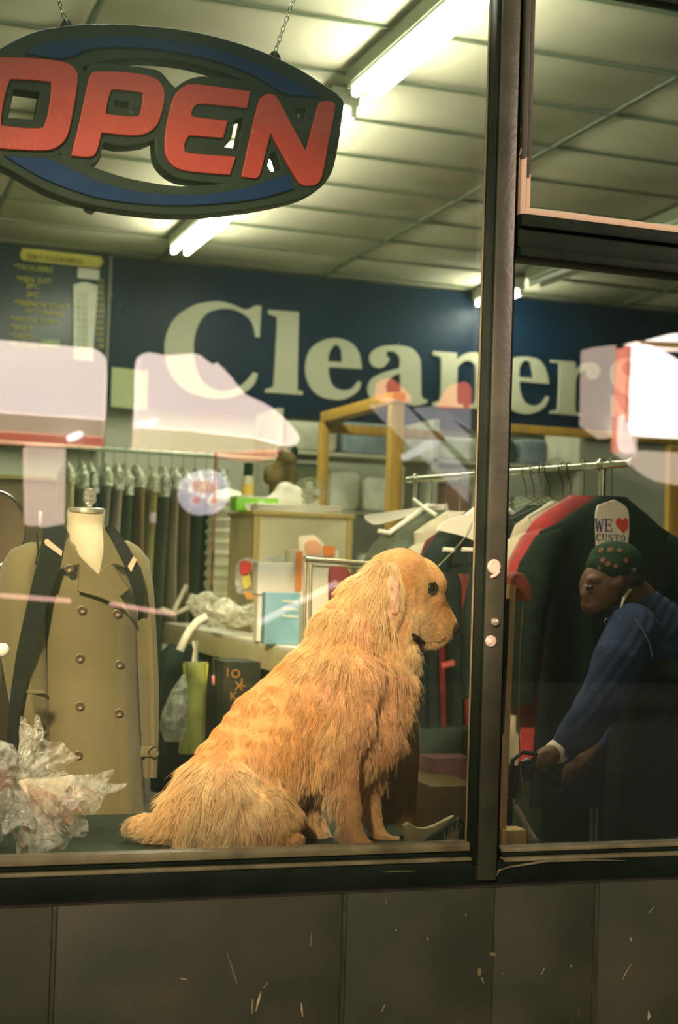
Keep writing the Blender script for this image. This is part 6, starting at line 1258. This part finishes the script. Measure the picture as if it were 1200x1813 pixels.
# ------------------------------------------------------------------ person bending in the right bay
def person():
    YP = 0.84
    def q(x, y, d=0.0): return P(x, y, YP+d)
    s = mpp(q(1100, 1100))
    M_skin = mat('skin', (0.11, 0.055, 0.033), 0.55, 0.12, 20, bump=0.2)
    M_den = mat('blue_jacket_cloth', (0.020, 0.032, 0.078), 0.85, 0.25, 12, bump=0.5, bscale=260, c2=(0.035, 0.05, 0.11))
    M_tr = mat('black_trousers', (0.008, 0.012, 0.010), 0.85, 0.2)
    t = thing('person', 'person in a blue jacket and green flowered cap bending down behind the right pane', 'person', Vector((q(1200, 1500).x, YP+0.1, 0)))
    mb = MB()
    # head bowed down to the left
    mb.ball(q(1086, 1008), (44*s, 0.076, 48*s), 14)
    mb.ball(q(1062, 1040, -0.01), (36*s, 0.062, 44*s), 12)
    mb.ball(q(1048, 1068, -0.015), (20*s, 0.036, 22*s), 10)         # chin
    limb(mb, [(q(1043, 1036, -0.03), 8*s), (q(1034, 1052, -0.035), 8*s), (q(1037, 1062, -0.033), 7*s)])   # nose
    mb.ball(q(1052, 1026, -0.045), (16*s, 0.02, 8*s), 8)             # brow
    mb.ball(q(1042, 1074, -0.03), (11*s, 0.02, 5*s), 8)              # mouth
    limb(mb, [(q(1092, 1030), 34*s), (q(1128, 1062, 0.02), 36*s)])
    # torso to hips
    limb(mb, [(q(1130, 1076, 0.02), 40*s), (q(1162, 1135, 0.03), 62*s), (q(1210, 1200, 0.06), 72*s), (q(1238, 1268, 0.09), 78*s)])
    for d in (-0.12, 0.14):
        limb(mb, [(q(1215, 1270, 0.09+d), 58*s), (q(1150, 1480, 0.02+d), 42*s)])
        kn = q(1150, 1480, 0.02+d); limb(mb, [(kn, 42*s), (Vector((kn.x+0.06, kn.y+0.02, 0.10)), 26*s), (Vector((kn.x-0.02, kn.y-0.03, 0.045)), 24*s), (Vector((kn.x-0.12, kn.y-0.08, 0.04)), 20*s)])
    def arm(sh, el, wr, hand):
        limb(mb, [(sh, 36*s), (el, 25*s), (wr, 16*s)]); limb(mb, [(wr, 15*s), (hand, 19*s)])
    W1, H1 = q(990, 1328, -0.12), q(966, 1342, -0.15)
    arm(q(1118, 1118, -0.13), q(1068, 1240, -0.18), W1, H1)
    W2, H2 = q(1040, 1338, 0.05), q(1024, 1350, 0.02)
    arm(q(1155, 1135, 0.19), q(1110, 1250, 0.16), W2, H2)
    # curled fingers and thumb of both hands
    for (H, sx) in ((H1, 1.0), (H2, 0.9)):
        for k in range(4):
            o = Vector((0.010-0.004*k, -0.016+0.011*k, 0.018-0.013*k)); Lf = (0.9, 1.0, 0.95, 0.75)[k]
            a = H+o+Vector((-0.018, -0.006, 0)); b = a+Vector((-0.030*Lf, -0.010, -0.006)); c = b+Vector((-0.006, -0.004, -0.022*Lf)); d = c+Vector((0.016*Lf, 0.0, -0.008))
            limb(mb, [(H+o*0.5, 0.011), (a, 0.0095), (b, 0.0088), (c, 0.0080), (d, 0.0072)])
        limb(mb, [(H+Vector((0.004, -0.020, 0.004)), 0.012), (H+Vector((-0.018, -0.036, -0.006)), 0.0100), (H+Vector((-0.040, -0.034, -0.016)), 0.0085)])
    for d in (-0.077,): mb.ball(q(1098, 1030, d), (9*s, 0.012, 13*s), 8)      # ear
    put('body', fuse(mb, 0.0058, 4), M_skin, t)
    # clothes
    mb = MB()
    limb(mb, [(q(1134, 1084, 0.02), 50*s), (q(1163, 1138, 0.03), 76*s), (q(1214, 1200, 0.06), 86*s)])
    limb(mb, [(q(1120, 1114, -0.12), 45*s), (q(1094, 1170, -0.17), 44*s), (q(1070, 1235, -0.18), 41*s), (q(1030, 1290, -0.15), 35*s), (q(1000, 1322, -0.125), 26*s)])
    limb(mb, [(q(1155, 1133, 0.19), 44*s), (q(1112, 1250, 0.16), 36*s), (q(1056, 1326, 0.07), 24*s)])
    me = fuse(mb, 0.008, 4); nv = len(me.vertices); a = np.empty(nv*3); me.vertices.foreach_get('co', a); a = a.reshape(-1, 3); nn = np.empty(nv*3); me.vertices.foreach_get('normal', nn); nn = nn.reshape(-1, 3)
    w = 0.0035*np.sin(a[:, 2]*48+a[:, 0]*30+2*np.sin(a[:, 0]*23+a[:, 1]*17))*np.clip(np.sin(a[:, 0]*13-a[:, 2]*9+1)+0.4, 0, 1)+0.002*np.sin(a[:, 2]*130-a[:, 0]*170+3*np.sin(a[:, 1]*31)); a += nn*w[:, None]; me.vertices.foreach_set('co', a.ravel()); me.update()
    jk = put('jacket', me, M_den, t)
    mb = MB(); mb.tube([q(1128, 1036, -0.02), q(1114, 1046, -0.05), q(1104, 1060, -0.08), q(1098, 1078, -0.10)], [.004, .005, .005, .003], 8); mb.go('collar', mat('shirt_cream', (0.62, 0.52, 0.36), 0.8), t)
    mb = MB(); mb.tube([q(1122, 1094, -0.215), q(1138, 1115, -0.225), q(1150, 1140, -0.225), q(1155, 1166, -0.215)], 0.0025, 6); mb.go('shoulder_seam', mat('seam_blue', (0.16, 0.2, 0.3), 0.8), jk)
    mb = MB(); limb(mb, [(q(1004, 1322, -0.125), 23*s), (q(985, 1331, -0.128), 21*s)]); put('shirt_cuff', fuse(mb, 0.005, 2), bpy.data.materials['shirt_cream'], t)
    MB().ring(q(1075, 1100, -0.10), 0.009, 0.002, (0, 1, 0.3), 16, 6).go('badge', M_chrome, t)
    mb = MB()
    for d in (-0.12, 0.14): limb(mb, [(q(1225, 1250, 0.09), 90*s), (q(1208, 1290, 0.09+d), 66*s), (q(1150, 1480, 0.02+d), 50*s), (Vector((q(1150, 1480, 0.02+d).x+0.06, q(1150, 1480, 0.02+d).y+0.02, 0.12)), 40*s)])
    mb.ball(q(1190, 1200, -0.0), (95*s, 0.20, 42*s), 10)
    limb(mb, [(q(1140, 1240, -0.05), 48*s), (q(1115, 1380, -0.06), 46*s), (q(1118, 1540, -0.06), 46*s)]); limb(mb, [(q(1216, 1206, 0.06), 82*s), (q(1240, 1290, 0.08), 88*s), (q(1205, 1420, 0.0), 70*s), (q(1190, 1540, 0.0), 66*s)])
    put('trousers_and_apron', fuse(mb, 0.009, 5), M_tr, t)
    mb = MB()
    for d in (-0.12, 0.14):
        kn = q(1150, 1480, 0.02+d); limb(mb, [(Vector((kn.x+0.02, kn.y, 0.05)), 0.05), (Vector((kn.x-0.13, kn.y-0.08, 0.04)), 0.04)])
    me = fuse(mb, 0.008, 3); put('shoes', me, M_blp, t)
    # cap with red flowers
    mb = MB(); mb.ball(q(1089, 993, 0.0), (47*s, 0.084, 36*s), 14); mb.ball(q(1080, 1004, -0.01), (42*s, 0.078, 30*s), 12)
    cp = put('cap', fuse(mb, 0.006, 4), mat('cap_green', (0.010, 0.028, 0.012), 0.85, 0.35, 25, bump=0.4), t)
    M_fl = mat('flower_red', (0.22, 0.06, 0.03), 0.8, 0.2); M_fc = mat('flower_centre', (0.30, 0.22, 0.05), 0.8)
    from mathutils.bvhtree import BVHTree
    cm = cp.data; bv = BVHTree.FromPolygons([tuple(v.co) for v in cm.vertices], [tuple(p.vertices) for p in cm.polygons])
    for (x, y, r) in ((1063, 974, 6), (1080, 973, 6), (1096, 974, 5), (1067, 991, 5), (1076, 998, 5), (1108, 992, 5), (1060, 1006, 4), (1090, 1002, 4)):
        h = bv.ray_cast(CAM, (P(x, y, 1)-CAM).normalized())
        if h[0] is None: continue
        qn = h[1].to_track_quat('Z', 'Y'); mb = MB()
        for k in range(5): mb.ball(h[0]+qn@Vector((r*.6*s*cos(k*1.257), r*.6*s*sin(k*1.257), 0.0)), (r*.45*s, r*.45*s, 0.0015), 5, qn)
        mb.go('flower', M_fl, cp)
    mb = MB(); mb.ball(q(1112, 1008, -0.05), (13*s, 0.03, 6*s), 8); mb.go('cap_button', mat('cap_patch', (0.3, 0.28, 0.18), 0.7), cp)
    mb = MB(); limb(mb, [(q(1106, 1018, 0.0), 26*s), (q(1118, 1036, 0.01), 22*s)]); mb.ball(q(1108, 1022, 0), (28*s, 0.075, 22*s), 10); put('hair', fuse(mb, 0.006, 3), mat('dark_hair', (0.02, 0.014, 0.010), 0.6), t)
    # eyes
    for d in (-0.062, -0.028):
        MB().ball(q(1046 if d < -0.05 else 1040, 1040, d-0.02), (0.008, 0.007, 0.006), 8).go('eye', M_blp, t)
person()
tb = thing('white_worktable', 'bright white table edge behind the person at the right edge', 'table', Vector((P(1200, 1052, 1.35).x, 1.5, 0)))
a, b = P(1150, 1062, 1.45), P(1330, 1045, 1.45); MB().bb((a.x, 1.45, a.z), (b.x, 1.9, b.z), 0.006).go('table_top', mat('table_white', (0.85, 0.80, 0.78), 0.4, 0.03), tb)
for x in (a.x+0.06, b.x-0.05): MB().bb((x, 1.5, 0), (x+0.03, 1.53, a.z-0.001)).go('leg', M_chrome, tb)
